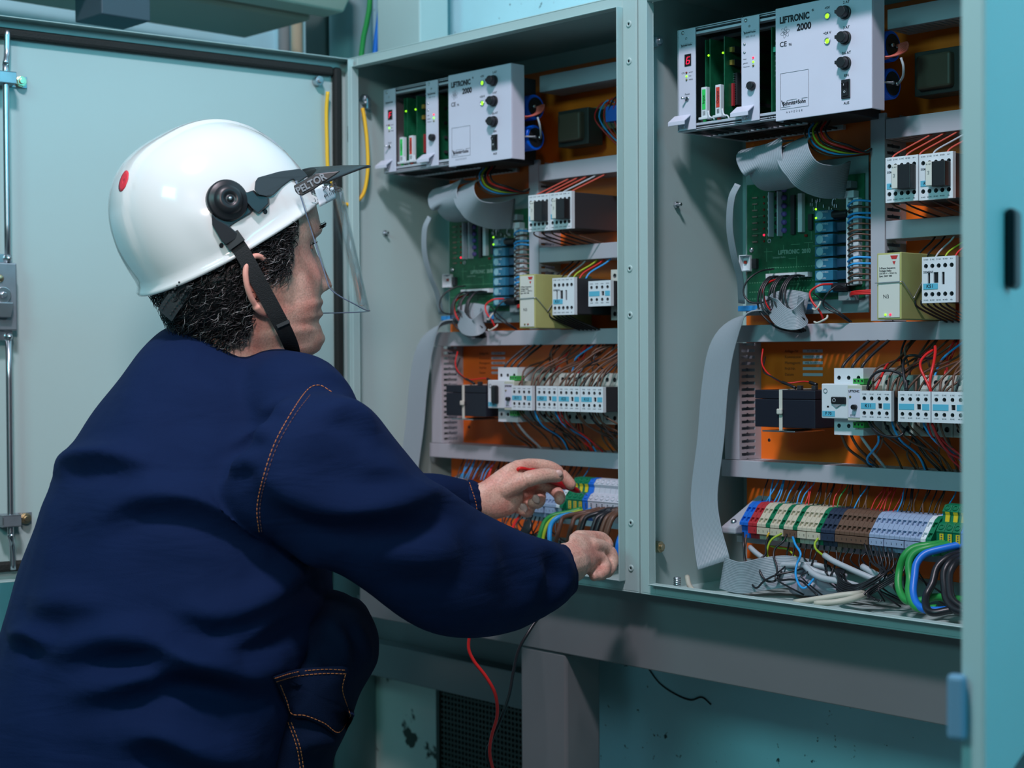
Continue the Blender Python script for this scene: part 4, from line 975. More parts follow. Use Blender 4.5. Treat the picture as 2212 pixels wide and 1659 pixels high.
# three bare-ended leads into the motor switch, and the leads below it
for i in range(3):
    x = 0.2345 + i * .0138
    both('supply_lead', 'shiny black lead entering the motor switch from above, %s, {} cabinet' % ('left', 'middle', 'right')[i], [(x, .104, .283), (x + .001, .105, .290), (x + .006, .120, .304), (x + .013, .140, .319), (x + .015, .150, .330)], 0.0019, BLACKW)
    both('supply_lead', '%s lead dropping from the motor switch to the trunking, {} cabinet' % ('left brown', 'middle brown', 'right grey')[i], [(x, .102, .210), (x, .103, .204), (x + .001 + .002 * i, .115, .188), (x + .009 - .003 * i, .142, .170), (x + .012 - .003 * i, .152, .158)], 0.0018, (BROWN, BROWN, GREYW)[i])
# distinct red and black loops over the lower row
def cB(cx, cy, Y): return at(1740 + cx / 6.144, 740 + cy / 6.144, Y=Y)
wire('control_wire', 'bright red wire looping from the trunking down into the gap between two contactor blocks', [cB(1690, 100, .11), cB(1600, 160, .10), cB(1530, 250, .09), cB(1530, 350, .082), cB(1590, 480, .08), cB(1650, 610, .078), cB(1665, 680, .08)], .0016, RED)
wire('control_wire', 'thick bright red wire standing upright left of the last contactor block', [cB(1720, 50, .115), cB(1722, 130, .105), cB(1700, 280, .09), cB(1665, 430, .082), cB(1650, 560, .08), cB(1670, 690, .08)], .0018, RED)
wire('control_wire', 'black wire arching over the contactor block marked K11', [cB(820, 620, .082), cB(850, 500, .08), cB(940, 400, .082), cB(1080, 370, .085), cB(1230, 400, .088), cB(1320, 480, .086), cB(1350, 640, .082)], .0016, BLACKW)
wire('control_wire', 'black wire arching between the blank contactor blocks up to the red wires', [cB(1330, 640, .082), cB(1310, 480, .085), cB(1295, 290, .095), cB(1340, 190, .105), cB(1450, 170, .11), cB(1600, 210, .12), cB(1700, 205, .13)], .0016, BLACKW)
wire('control_wire', 'red wire bending down into the contactor block marked K11', [cB(1250, 230, .13), cB(1120, 265, .12), cB(1060, 330, .105), cB(1000, 470, .09), cB(930, 620, .082)], .0015, RED)
wire('control_wire', 'black loop hanging under the contactor block marked K11', [cB(840, 1050, .084), cB(900, 1140, .082), cB(1000, 1220, .08), cB(1140, 1255, .08), cB(1270, 1230, .084), cB(1330, 1140, .09)], .0016, BLACKW)
wire('control_wire', 'light blue wire curling from the green plug to the trunking', [cB(970, 1240, .10), cB(965, 1330, .105), cB(890, 1440, .115), cB(820, 1530, .125), cB(840, 1600, .135), cB(910, 1625, .15)], .0014, CYANW)
wire('control_wire', 'brown wire beside the light blue curl under the timer', [cB(1030, 1260, .10), cB(1000, 1370, .11), cB(930, 1480, .125), cB(910, 1620, .15)], .0012, BROWN)
wire('control_wire', 'red wire sweeping down to the right from the gap between the blank contactor blocks', [cB(1680, 1080, .082), cB(1730, 1200, .09), cB(1800, 1330, .10), cB(1920, 1470, .12), cB(2070, 1550, .135), cB(2120, 1640, .15)], .0016, RED)
# leads at the upper contactors
for i in range(5):
    x = .315 + i * .018
    both('coil_wire', '%s wire into the top of the upper contactors, {} cabinet' % ('first red', 'second red', 'third red', 'grey', 'last red')[i], [(x, .088, .524), (x + .001, .090, .532), (x + .008, .115, .545), (x + .016, .145, .560), (x + .018, .152, .566)], .0012, GREYW if i == 3 else PINKW)
    both('coil_wire', '%s dark wire leaving the bottom of the upper contactors, {} cabinet' % ('first', 'second', 'third', 'fourth', 'last')[i], [(x, .088, .482), (x, .090, .475), (x + .006, .120, .467), (x + .012, .150, .4605)], .0011, BLACKW if i % 2 else BROWN)
for i, m_ in enumerate((BLACKW, BLACKW, GREYW, YGREEN, RED, CYANW)):
    x = .330 + i * .013
    nm = ('leftmost black', 'second black', 'grey', 'yellow', 'red', 'light blue')[i]
    both('coil_wire', nm + ' wire above the voltage relay and its contactor, {} cabinet', [(x, .110, .410), (x + .002, .118, .420), (x + .004 + (.008 if i > 2 else 0), .140, .434), (x + .005 + (.012 if i > 2 else 0), .152, .445)], .0012, m_)
for i in range(6):
    x = .345 + i * .008
    both('coil_wire', '%s dark wire under the voltage relay contactor, {} cabinet' % ('first', 'second', 'third', 'fourth', 'fifth', 'sixth')[i], [(x, .088, .364), (x + .001, .090, .357), (x + .006, .115, .347), (x + .012, .150, .336)], .0012, BLACKW)
# wires from the comb of the board into the tall trunking
for i in range(15):
    z = .388 + i * .0068; blue = i in (3, 4, 11, 12, 14)
    nm = 'bright blue' if blue else 'brown'
    both('board_wire', nm + ' wire from board plugs to tall trunking, {} cabinet', [(.2115, .153, z + .001), (.218, .140, z + .0015), (.232, .136, z + .0045 + .001 * (i % 3)), (.2525, .150, z + .004)], .0014 if blue else .0011, CYANW if blue else BROWN, grp=nm + ' board wires, {} cabinet', n=6)
for i in range(3): both('board_wire', 'red wire from board corner to tall trunking, {} cabinet', [(.212, .152, .374 + i * .001), (.225, .142, .376 + i * .0016), (.2525, .150, .376 + i * .0022)], .0012, RED, grp='red board wires, {} cabinet')
# black harness hanging from the white headers
for i in range(9):
    x = .100 + i * .0056; s = (i % 3) * .003
    both('harness_wire', 'black harness wire looping from the white headers, {} cabinet', [(x, .150, .402), (x - .001, .136 - s, .401), (x - .004, .122 - s, .385), (x - .003 + s, .118 - s, .362), (x + .010 + s * 2, .120, .346), (x + .024 - i * .002, .128, .335 + s), (.150 + s, .142, .330)], .0013, BLACKW, grp='black harness wires, {} cabinet')
def cC(cx, cy, Y): return at(1560 + cx / 4.022, 300 + cy / 4.022, Y=Y)
def sh(l): return [Vector((p.x, p.y, p.z)) for p in l]
both('board_lead', 'black lead looping left of the blue ribbon plug, {} cabinet', sh([cC(450, 1130, .146), cC(330, 1150, .13), cC(220, 1230, .115), cC(185, 1330, .11), cC(230, 1410, .11), cC(330, 1425, .115), cC(440, 1385, .12)]), .0012, BLACKW)
both('board_lead', 'red lead curving over the blue ribbon plug, {} cabinet', sh([cC(475, 1222, .15), cC(400, 1250, .135), cC(360, 1310, .12), cC(370, 1410, .115), cC(430, 1520, .12), cC(460, 1590, .135)]), .0015, RED)
both('board_lead', 'red lead inside the black harness under the relays, {} cabinet', sh([cC(960, 1262, .138), cC(850, 1270, .125), cC(765, 1330, .118), cC(780, 1410, .116), cC(850, 1500, .118), cC(885, 1590, .125)]), .0014, RED)
both('board_lead', 'black lead curving from the board corner to the trunking, {} cabinet', sh([cC(1080, 1300, .14), cC(1000, 1275, .13), cC(910, 1350, .12), cC(880, 1450, .12), cC(1000, 1520, .125), cC(1110, 1590, .14)]), .0011, BLACKW)
both('board_lead', 'thin black lead crossing the harness to the lower right, {} cabinet', sh([cC(790, 1340, .135), cC(870, 1400, .128), cC(950, 1460, .126), cC(1050, 1530, .13), cC(1125, 1590, .14)]), .0010, BLACKW)
for i, (a, b_) in enumerate((((815, 1475), (845, 1440)), ((830, 1590), (905, 1560)))):
    both('cable_tie', 'pale cable tie round the black harness, %s, {} cabinet' % ('upper', 'lower')[i], sh([cC(a[0] - 30, a[1], .117), cC(a[0], a[1] + 8, .113), cC(b_[0], b_[1], .113), cC(b_[0] + 10, b_[1] - 25, .12)]), .0013, TAPE, 'cable tie')
# leads under the rack
for i, (m_, nm) in enumerate(((BROWN, 'brown'), (CYANW, 'light blue'), (YGREEN, 'yellow-green'), (BLACKW, 'black'), (RED, 'dark red'), (BLACKW, 'second black'))):
    both('rack_lead', nm + ' lead arching under the card rack, {} cabinet', [(.190 + i * .006, .10, .584), (.190 + i * .006, .09, .572), (.203 + i * .006, .085, .553 + i * .001), (.225 + i * .005, .095, .541 + i * .002), (.244 + i * .002, .125, .545), (.252, .142, .552)], .0013, m_)
for i in range(6):
    d = i * .0016
    both('capacitor_lead', 'salmon lead tied beside the blue capacitors, {} cabinet', [(.290, .070 + d, .672 - d), (.297, .068 + d * .6, .656 - d), (.308, .066, .645 - d * .8), (.326, .072 + d, .643 + d * .5), (.337 - d, .082, .649 + d), (.333, .091, .660 - d), (.3148, .097, .660)], .0012, PINKW, grp='salmon capacitor leads, {} cabinet')
both('cable_tie', 'white cable tie round the salmon leads, {} cabinet', [(.3125, .066, .651), (.313, .0625, .645), (.3135, .066, .637)], .0017, TAPE, 'cable tie')
both('capacitor_lead', 'grey lead running to the lower blue capacitor, {} cabinet', [(.286, .072, .608), (.298, .068, .610), (.309, .068, .615), (.3145, .091, .6165)], .0013, GREYW)
both('capacitor_lead', 'grey lead hanging from the tied bundle to the lower capacitor, {} cabinet', [(.333, .078, .641), (.335, .080, .631), (.329, .088, .621), (.3148, .101, .6165)], .0015, GREYW)
# thin wires down to the terminal strip
tw = random.Random(5)
cols = [(CYANW, 'blue'), (BLACKW, 'black'), (BROWN, 'brown'), (BROWN, 'brown'), (BLACKW, 'black'), (GREENW, 'green'), (RED, 'red')]
for i in range(44):
    x = .086 + i * .0061
    m_, nm = cols[tw.randrange(7)] if not .25 < x < .275 else (RED, 'red')
    if i in (1, 2, 3, 9, 10): m_, nm = CYANW, 'blue'
    xs = x + tw.uniform(-.008, .008)
    both('strip_wire', 'thin ' + nm + ' wire above the terminal strip, {} cabinet', [(xs, .158, .146), (xs, .155, .138), ((x + xs) / 2 + tw.uniform(-.003, .003), .146, .126), (x, .138, .112)], .0009, m_, grp='thin ' + nm + ' wires above the terminal strip, {} cabinet', n=5, step=3)
for i in range(22):
    x = .150 + i * .0088; k = tw.random()
    xe = x + tw.uniform(.0, .030); ze = .020 + tw.random() * .025; ye = .06 + tw.random() * .07
    both('field_wire', 'thin black wire hanging below the terminal strip, {} cabinet', [(x, .112, .072), (x, .110, .066), (x + tw.uniform(-.004, .006), .104, .054 + tw.uniform(-.004, .004)), (x + (xe - x) * .5, (.104 + ye) / 2, .040), (xe, ye, ze), (xe + tw.uniform(.0, .03), ye + .02, .010)], .0011, BLACKW, grp='thin black wires under the terminal strip, {} cabinet', n=6)
# heap on the right cabinet floor
def w1(label, m, r, pts, name='field_wire', cat='wire'): return wire(name, label, [cA(*p) for p in pts], r, m, cat, None, 9, 5)
w1('black wire from the blue terminals looping low over the ribbon', BLACKW, .0013, [(185, 370, .095), (190, 480, .085), (200, 620, .08), (240, 780, .07), (300, 862, .062), (370, 800, .065), (480, 745, .07), (600, 720, .08), (720, 685, .09)])
w1('brown wire curving from the blue terminals behind the black loop', BROWN, .0012, [(215, 390, .098), (200, 500, .09), (205, 600, .088), (250, 690, .085), (330, 730, .085), (420, 715, .09), (470, 700, .10)])
w1('black wire ringed in a loop over the folded ribbon', BLACKW, .0015, [(410, 410, .098), (388, 480, .09), (385, 560, .082), (340, 610, .075), (330, 700, .072), (370, 780, .07), (430, 805, .07), (480, 785, .075), (540, 700, .09)])
w1('black wire snaking down to the right over the cabinet floor', BLACKW, .0013, [(575, 385, .10), (540, 450, .092), (470, 510, .085), (455, 580, .08), (480, 660, .076), (490, 750, .072), (520, 790, .07), (600, 785, .07), (700, 800, .07), (760, 850, .062), (840, 925, .052)])
w1('grey cable from the red terminals sloping right', GREYW, .0034, [(245, 500, .105), (300, 550, .10), (370, 600, .098), (430, 635, .10), (520, 640, .11)], 'field_cable', 'cable')
w1('grey cable lying level behind the light blue wire', GREYW, .0036, [(442, 638, .09), (520, 655, .09), (640, 657, .09), (720, 657, .09)], 'field_cable', 'cable')
w1('upper grey cable fanning from the level one to the right', GREYW, .0036, [(720, 655, .09), (800, 655, .10), (880, 670, .105), (960, 700, .115)], 'field_cable', 'cable')
w1('middle grey cable fanning to the right under the terminals', GREYW, .0036, [(735, 665, .088), (820, 710, .09), (900, 735, .095), (1000, 745, .10), (1100, 760, .11)], 'field_cable', 'cable')
w1('lower grey cable fanning down to the right', GREYW, .0038, [(735, 668, .086), (800, 730, .083), (880, 770, .083), (1000, 795, .085), (1120, 820, .09), (1220, 850, .10)], 'field_cable', 'cable')
w1('grey cable sloping down from the navy terminals', GREYW, .0036, [(903, 570, .10), (1000, 630, .095), (1150, 700, .093), (1300, 765, .095), (1450, 830, .10)], 'field_cable', 'cable')
w1('grey cable with an opened sheath sloping right under the brown terminals', GREYW, .0040, [(1240, 672, .105), (1350, 735, .10), (1450, 790, .10), (1540, 850, .105)], 'field_cable', 'cable')
w1('upper cream cable lying along the front of the cabinet floor', mat('cream_cable', (0.50, 0.50, 0.42), .5), .0038, [(640, 990, .015), (850, 960, .022), (1050, 928, .035), (1180, 915, .045), (1260, 905, .07)], 'field_cable', 'cable')
w1('lower cream cable lying along the front of the cabinet floor', mat('cream_cable', (0, 0, 0)), .0038, [(820, 1000, .012), (980, 990, .018), (1120, 965, .03), (1210, 940, .045), (1280, 920, .07)], 'field_cable', 'cable')
w1('cream cable end poking up left of the hanging ribbon', mat('cream_cable', (0, 0, 0)), .0034, [(-310, 760, .06), (-290, 840, .05), (-240, 895, .042), (-160, 925, .05)], 'field_cable', 'cable')
w1('yellow-green wire bowing from the beige terminals into a grey cable', YGREEN, .0013, [(530, 378, .10), (440, 430, .092), (402, 510, .088), (402, 580, .088), (442, 636, .088)])
w1('short yellow wire under the leftmost cream marker', YELLOW, .0012, [(415, 370, .10), (400, 410, .10), (405, 450, .104)])
w1('yellow-green wire running level behind the light blue one', YGREEN, .0012, [(430, 490, .12), (510, 508, .12), (580, 520, .115), (640, 575, .11), (660, 600, .11)])
w1('yellow-green wire curving from the navy terminals into a grey cable', YGREEN, .0014, [(850, 420, .10), (820, 470, .096), (832, 520, .095), (900, 578, .10)])
w1('light blue wire dropping in a zigzag over the grey cables', CYANW, .0014, [(625, 410, .098), (650, 480, .09), (695, 560, .082), (662, 650, .078), (650, 740, .07), (680, 830, .062), (720, 862, .06), (762, 838, .065), (810, 780, .08)])
for i in range(7):
    w1('looped black wire under the grey-blue terminals', BLACKW, .0012, [(1260 + i * 40, 470 + i * 8, .10), (1290 + i * 36, 560, .094), (1330 + i * 30, 640 + i * 6, .088), (1420 - i * 8 + (i % 2) * 40, 715 + i * 9, .082 - i * .002), (1300 - i * 14 + (i % 3) * 22, 790 + i * 13, .074 - i * .002), (1180 - i * 12, 835 + i * 14, .068 - i * .002), (1070 - i * 9, 800 + i * 13, .072), (1005 + i * 7, 725 + i * 9, .080), (1020 + i * 12, 690, .095)])['group'] = 'looped black bundle under the grey-blue terminals'
for i in range(4):
    w1('black wire crossing the floor behind the cream cables', BLACKW, .0012, [(1590 + i * 15, 560, .10), (1560 + i * 10, 700 + i * 12, .085), (1420, 800 + i * 18, .075), (1300, 870 + i * 22, .06), (1230 + i * 60, 950 + i * 8, .05)])['group'] = 'black floor wires, right cabinet'
TH = .0044
w1('left thick green earth cable bowing down from the screw terminals', GREENW, TH, [(1995, 462, .105), (1850, 480, .09), (1700, 505, .08), (1612, 580, .072), (1570, 700, .07), (1560, 830, .062), (1590, 930, .055), (1660, 982, .05), (1800, 965, .055), (1900, 940, .07), (2130, 965, .09)], 'earth_cable', 'cable')
w1('right thick green earth cable bowing down from the screw terminals', GREENW, TH, [(2045, 470, .105), (1850, 500, .085), (1710, 545, .075), (1652, 640, .068), (1660, 780, .062), (1650, 900, .05), (1690, 1005, .042), (1760, 1045, .04), (1900, 1040, .045)], 'earth_cable', 'cable')
w1('thick blue cable bowing down beside the green earth cables', BLUEW, TH, [(2125, 475, .105), (1950, 512, .09), (1800, 555, .078), (1722, 640, .068), (1702, 760, .06), (1690, 900, .05), (1720, 1000, .042), (1790, 1050, .038), (1900, 1060, .04), (2050, 1050, .05)], 'supply_cable', 'cable')
w1('leftmost thick black cable bowing down near the right door edge', BLACKW, TH, [(2140, 540, .105), (2000, 590, .085), (1900, 680, .072), (1860, 820, .06), (1805, 930, .05), (1810, 1040, .035), (1870, 1080, .032), (2000, 1060, .04), (2130, 1040, .05)], 'supply_cable', 'cable')
w1('middle thick black cable bowing down near the right door edge', BLACKW, TH, [(2150, 560, .105), (2030, 620, .082), (1965, 720, .07), (1970, 860, .058), (1985, 960, .048), (2050, 1050, .04), (2150, 1080, .04)], 'supply_cable', 'cable')
w1('rightmost thick black cable bowing down near the right door edge', BLACKW, TH, [(2150, 580, .105), (2065, 640, .082), (2012, 740, .07), (2012, 860, .058), (2040, 970, .048), (2160, 1060, .045)], 'supply_cable', 'cable')
# thick wires under the left cabinet terminals
def cD(cx, cy, Y): return at(1000 + cx / 5.531, 960 + cy / 5.531, Y=Y)
def w2(label, m, r, pts): return wire('supply_cable', label, [cD(*p) for p in pts], r, m, 'cable', None, 9, 5)
w2('green and yellow earth cable arching above the lower hand, green side', GREENW, .0036, [(1420, 770, .10), (1250, 815, .085), (1080, 850, .07), (985, 920, .062), (935, 1040, .055), (900, 1180, .05)])
w2('yellow-green earth cable arching just right of the green one', YGREEN, .0024, [(1430, 780, .10), (1260, 835, .082), (1110, 870, .066), (1020, 940, .058), (975, 1050, .052), (950, 1180, .05)])
w2('bright blue cable arching above the lower hand', CYANW, .0034, [(1540, 780, .10), (1400, 828, .09), (1230, 845, .075), (1110, 890, .062), (1050, 970, .056), (1035, 1080, .052), (1040, 1200, .05)])
xs_ = [(1640, 1150, BROWN), (1700, 1290, BROWN), (1760, 1385, BROWN), (1790, 1420, BLACKW), (1840, 1550, BLACKW), (1850, 1605, BLACKW), (1900, 1665, BROWN), (1930, 1720, BROWN), (1950, 1740, BROWN)]
nm_ = ['first brown', 'second brown', 'third brown', 'first black', 'second black', 'third black', 'fourth brown', 'fifth brown', 'last brown']
for (a, b_, m_), q in zip(xs_, nm_):
    w2(q + ' cable bending down over the lower hand, counted from the left', m_, .0033, [(a, 770, .10), (a - 100, 795, .09), ((a + b_) / 2 + 20, 820, .078), (b_ + 60, 870, .066), (b_ + 15, 960, .06), (b_ - 20, 1080, .056), (b_ - 50, 1230, .055)])
w2('blue cable standing at the right lip of the left cabinet', BLUEW, .0036, [(1900, 1060, .04), (1865, 1150, .03), (1850, 1250, .028), (1862, 1350, .03), (1890, 1420, .04)])
w2('black cable beside the blue one at the right lip of the left cabinet', BLACKW, .0030, [(1880, 1080, .045), (1835, 1160, .04), (1822, 1260, .038), (1830, 1360, .04), (1850, 1440, .045)])
for i in range(6):
    w2('dark cable coiled behind the worker\'s wrist', BLACKW, .0024, [(700 + i * 14, 800, .09), (760 + i * 12, 850, .08), (810 - i * 10, 940, .075), (790 - i * 18, 1040, .07), (720 - i * 10, 1100, .07)])['group'] = 'dark coiled cables in the left cabinet'
# ribbon cables
def ribbon(label, pts, wid, wd, n=10, m=GRIB, left=None, th=.0010):
    mb = ribbon_mesh(pts, wid, wd, n, 6, th * 1.9)
    o = tag(mb.build('ribbon_cable', m), label, 'ribbon cable')
    if left: 
        c = o.copy(); col.objects.link(c); c.location.x += LXO; c['label'] = left
    return o
ribbon('long grey ribbon cable hanging beside the left wall of the right cabinet', [at(1672, 648, Y=.146), at(1650, 662, Y=.135), at(1600, 690, Y=.118), at(1562, 745, Y=.105), at(1545, 830, Y=.098), at(1535, 950, Y=.090), at(1521, 1070, Y=.080), at(1528, 1150, Y=.070), at(1542, 1220, Y=.056)], .044,
       [(1, 0, 0), (1, 0, .2), (.9, 0, .5), (.92, 0, .25), (1, 0, .02), (1, 0, 0), (1, 0, 0), (1, 0, -.1), (1, .1, -.35)], 22, left='long grey ribbon cable hanging beside the left wall of the left cabinet')
ribbon('folded grey ribbon cable lying on the floor of the right cabinet', [at(1560, 1238, Y=.052), at(1600, 1248, Y=.055), at(1650, 1240, Y=.075), at(1700, 1235, Y=.09), at(1760, 1245, Y=.11)], .040, [(.25, .1, 1), (.2, 0, 1), (.1, .2, 1), (0, .3, 1), (0, .5, 1)], 20)
ribbon('wide grey ribbon cable bulging under the card rack of the right cabinet', [at(1668, 312, Y=.125), at(1640, 318, Y=.09), at(1648, 345, Y=.066), at(1660, 375, Y=.07), at(1685, 402, Y=.095), at(1730, 400, Y=.13)], .062, [(1, -.1, .05), (1, -.1, .08), (1, -.1, 0), (1, -.1, 0), (1, -.1, .05), (1, 0, .1)], 22,
       left='wide grey ribbon cable bulging under the card rack of the left cabinet')
ribbon('grey ribbon cable sweeping down right under the rack of the right cabinet', [at(1728, 300, Y=.105), at(1712, 320, Y=.070), at(1722, 350, Y=.058), at(1745, 378, Y=.066), at(1790, 392, Y=.10), at(1830, 388, Y=.14)], .046, [(1, -.1, .15), (1, -.1, .15), (1, -.1, .15), (.9, 0, .5), (.6, 0, .8), (.3, 0, 1)], 20,
       left='grey ribbon cable sweeping down right under the rack of the left cabinet')
ribbon('small grey ribbon loop hanging over the middle trunking of the right cabinet', [at(1745, 655, Y=.142), at(1700, 648, Y=.128), at(1672, 660, Y=.116), at(1690, 685, Y=.108), at(1722, 690, Y=.112), at(1735, 668, Y=.125), at(1722, 660, Y=.135)], .026, [(.1, .2, 1), (.1, .2, 1), (.1, .2, 1), (.0, .2, 1), (-.1, .2, 1), (-.2, .2, 1), (-.2, .2, 1)], 14,
       left='small grey ribbon loop hanging over the middle trunking of the left cabinet')
ribbon('narrow grey ribbon cable dangling beside the board in the right cabinet', [at(1594, 398, Y=.075), at(1580, 430, Y=.07), at(1576, 490, Y=.075), at(1585, 550, Y=.09), at(1598, 600, Y=.11), at(1602, 655, Y=.13)], .0090, [(1, .3, 0)] * 6, 5,
       left='narrow grey ribbon cable dangling beside the board in the left cabinet')
bag = MB(); nb = 26; rb = random.Random(4); rings = []
for j in range(14):
    v = j / 13; ringp = []
    for i in range(nb):
        a = 2 * PI * i / nb; r_ = math.sin(PI * min(max(v, .03), .97)) ** .6 * (1 + .22 * math.sin(3 * a + v * 9) + .14 * math.sin(7 * a - v * 13) + .08 * rb.uniform(-1, 1))
        ringp.append((0.150 + .085 * v, .105 + .022 * r_ * math.cos(a), .004 + max(0, .017 + .017 * r_ * math.sin(a))))
    rings.append(ringp)
bag.loft(rings); tag(bag.build('crumpled_bag', mat('lilac_grey_plastic', (0.30, 0.30, 0.36), .35)), 'crumpled lilac grey plastic bag under the grey cables in the right cabinet', 'bag')
# yellow earth strap of the left door
ew = tag(MB().tube([at(783, 234, X=-.588), at(788, 262, X=-.585), at(793, 310, X=-.583), at(794, 370, X=-.583), at(783, 422, X=-.588), at(752, 442, X=-.596), at(724, 424, X=-.598), at(709, 370, X=-.598), at(706, 300, X=-.598), at(705, 240, X=-.597), at(708, 198, X=-.594)], .0030, 10, 6).build('earth_strap', YELLOW), 'yellow earth wire hanging between the left door and its cabinet', 'wire')
MB().cyl((-0.5995, .028, .705), (-0.590, .028, .702), .0050, 14).build('cable_lug', STEEL, ew)
MB().box(-0.592, -0.586, .025, .032, .686, .703).build('cable_lug', STEEL, ew, bevel=.001)
# ------------------------------------------------------------------ the worker
import numpy as np
from mathutils.bvhtree import BVHTree
U_ = Vector((0, 0, 1))
def ell(T, B, dep, half, n=28, p=2.3, dT=0.0):
    """ring whose outline runs through two outline points (px, py) at a distance; half = half thickness along the view"""
    a = deep(T[0], T[1], dep + dT); b = deep(B[0], B[1], dep - dT); c = (a + b) / 2; u = (a - b) / 2
    v = CAM_F - u.normalized() * CAM_F.dot(u.normalized()); v = v.normalized() * half
    r = []
    for i in range(n):
        t = 2 * PI * i / n; ct, s_ = math.cos(t), math.sin(t)
        k = (abs(ct) ** p + abs(s_) ** p) ** (-1 / p)
        r.append(c + u * ct * k + v * s_ * k)
    return r
def smooth_rings(R, step):
    n = len(R[0]); cols = [catmull([r[i] for r in R], step) for i in range(n)]
    return [[cols[i][k] for i in range(n)] for k in range(len(cols[0]))]
def body_tube(mb, pts, n=20, step=5, flat=1.0, fdir=None):
    """pts: (Vector, radius); rounded ends"""
    P = catmull([p for p, _ in pts], step); Rr = catmull([(r, 0, 0) for _, r in pts], step)
    rings = []; m = len(P)
    seq = list(range(m))
    def ringat(c, t, r, fl=flat):
        d = (fdir if fdir is not None else t.orthogonal()); d = (d - t * d.dot(t)).normalized(); e = t.cross(d)
        return [c + (d * math.cos(2 * PI * k / n) * fl + e * math.sin(2 * PI * k / n)) * r for k in range(n)]
    tan = [(P[min(i + 1, m - 1)] - P[max(i - 1, 0)]).normalized() for i in seq]
    for a in (80, 60, 35): rings.append(ringat(P[0] - tan[0] * Rr[0].x * math.sin(math.radians(a)), tan[0], Rr[0].x * math.cos(math.radians(a))))
    for i in seq: rings.append(ringat(P[i], tan[i], Rr[i].x))
    for a in (35, 60, 80): rings.append(ringat(P[-1] + tan[-1] * Rr[-1].x * math.sin(math.radians(a)), tan[-1], Rr[-1].x * math.cos(math.radians(a))))
    mb.loft(rings)
def fuse(mb, voxel, it=4, fac=0.5):
    me = bpy.data.meshes.new('fuse'); me.from_pydata([tuple(v) for v in mb.v], [], mb.f); me.update()
    o = bpy.data.objects.new('fuse', me); col.objects.link(o)
    q = o.modifiers.new('r', 'REMESH'); q.mode = 'VOXEL'; q.voxel_size = voxel; q.use_smooth_shade = True
    q = o.modifiers.new('s', 'SMOOTH'); q.factor = fac; q.iterations = it
    dg = bpy.context.evaluated_depsgraph_get(); dg.update()
    out = bpy.data.meshes.new_from_object(o.evaluated_get(dg))
    col.objects.unlink(o); bpy.data.objects.remove(o)
    out.polygons.foreach_set('use_smooth', [True] * len(out.polygons))
    return out
def coords(me):
    a = np.empty(len(me.vertices) * 3); me.vertices.foreach_get('co', a); return a.reshape(-1, 3)
def normals(me):
    a = np.empty(len(me.vertices) * 3); me.vertices.foreach_get('normal', a); return a.reshape(-1, 3)
def setco(me, a): me.vertices.foreach_set('co', a.ravel()); me.update()
CR, CD, CF, CC = [np.array(v) for v in (CAM_R, CAM_D, CAM_F, CAM_C)]
def topx(P):
    d = P - CC; z = d @ CF
    return np.stack([CX + FPX * (d @ CR) / z, CY + FPX * (d @ CD) / z], 1), z
def seg_dist(Q, pts):
    """distance to a polyline, signed side, and position along it 0..1"""
    best = np.full(len(Q), 1e9); side = np.zeros(len(Q)); par = np.zeros(len(Q)); n = len(pts) - 1
    for i in range(n):
        a = np.array(pts[i][:2], float); b = np.array(pts[i + 1][:2], float); ab = b - a; L = ab @ ab
        t = np.clip(((Q - a) @ ab) / L, 0, 1); pr = a + t[:, None] * ab; dv = Q - pr; d = np.hypot(dv[:, 0], dv[:, 1])
        s_ = np.sign(ab[0] * dv[:, 1] - ab[1] * dv[:, 0]); m = d < best
        best[m] = d[m]; side[m] = s_[m]; par[m] = (i + t[m]) / n
    return best, side, par
def folds(me, lst):
    """raise cloth folds: ridge lines over the near surface, each (points, height in m, width in px, skew)"""
    P = coords(me); N = normals(me); Q, z = topx(P)
    facing = np.clip(-(N @ CF) * 2.2, 0, 1)
    disp = np.zeros(len(P)); lst = [(a, b * 1.62, c * 1.22, d) for a, b, c, d in lst]
    for pts, h, w, sk in lst:
        pp = [(v.x, v.y) for v in catmull([(a, b, 0) for a, b in pts], 5)]
        d, s_, t = seg_dist(Q, pp)
        u = d * s_ / w
        prof = np.where(u < 0, np.exp(-(u * (1.6 - sk)) ** 2), np.exp(-(u * (1.6 + sk)) ** 2)) - 0.45 * np.exp(-((u - 1.25) * 1.8) ** 2)
        disp += h * prof * np.sin(np.clip(t * .96 + .02, 0, 1) * PI) ** .8
    setco(me, P + N * (disp * facing)[:, None])
def mesh_obj(name, me, m, parent):
    me.materials.clear()
    for q in (m if isinstance(m, (list, tuple)) else [m]): me.materials.append(q)
    o = bpy.data.objects.new(name, me); col.objects.link(o); o.parent = parent; return o
worker = thing('person', 'person in navy work clothes and white helmet with visor crouching at the left cabinet', 'person', (0, 0, 0))
NAVY = mat('navy_cloth', (0.0036, 0.0125, 0.050), 0.85, noise=0.10, nscale=14, bump=0.28, bscale=1100)
nb_ = NAVY.node_tree.nodes['Principled BSDF']
nb_.inputs['Specular IOR Level'].default_value = 0.12; nb_.inputs['Sheen Weight'].default_value = 0.02; nb_.inputs['Sheen Roughness'].default_value = 0.5; nb_.inputs['Sheen Tint'].default_value = (0.25, 0.40, 0.8, 1)
nn_ = NAVY.node_tree; tn_ = nn_.nodes.new('ShaderNodeTexCoord'); mp_ = nn_.nodes.new('ShaderNodeMapping'); mp_.inputs['Scale'].default_value = (5, 5, 16); mp_.inputs['Rotation'].default_value = (.5, .3, 0)
wn_ = nn_.nodes.new('ShaderNodeTexNoise'); wn_.inputs['Scale'].default_value = 1.6; wn_.inputs['Detail'].default_value = 3; wn_.inputs['Distortion'].default_value = .6
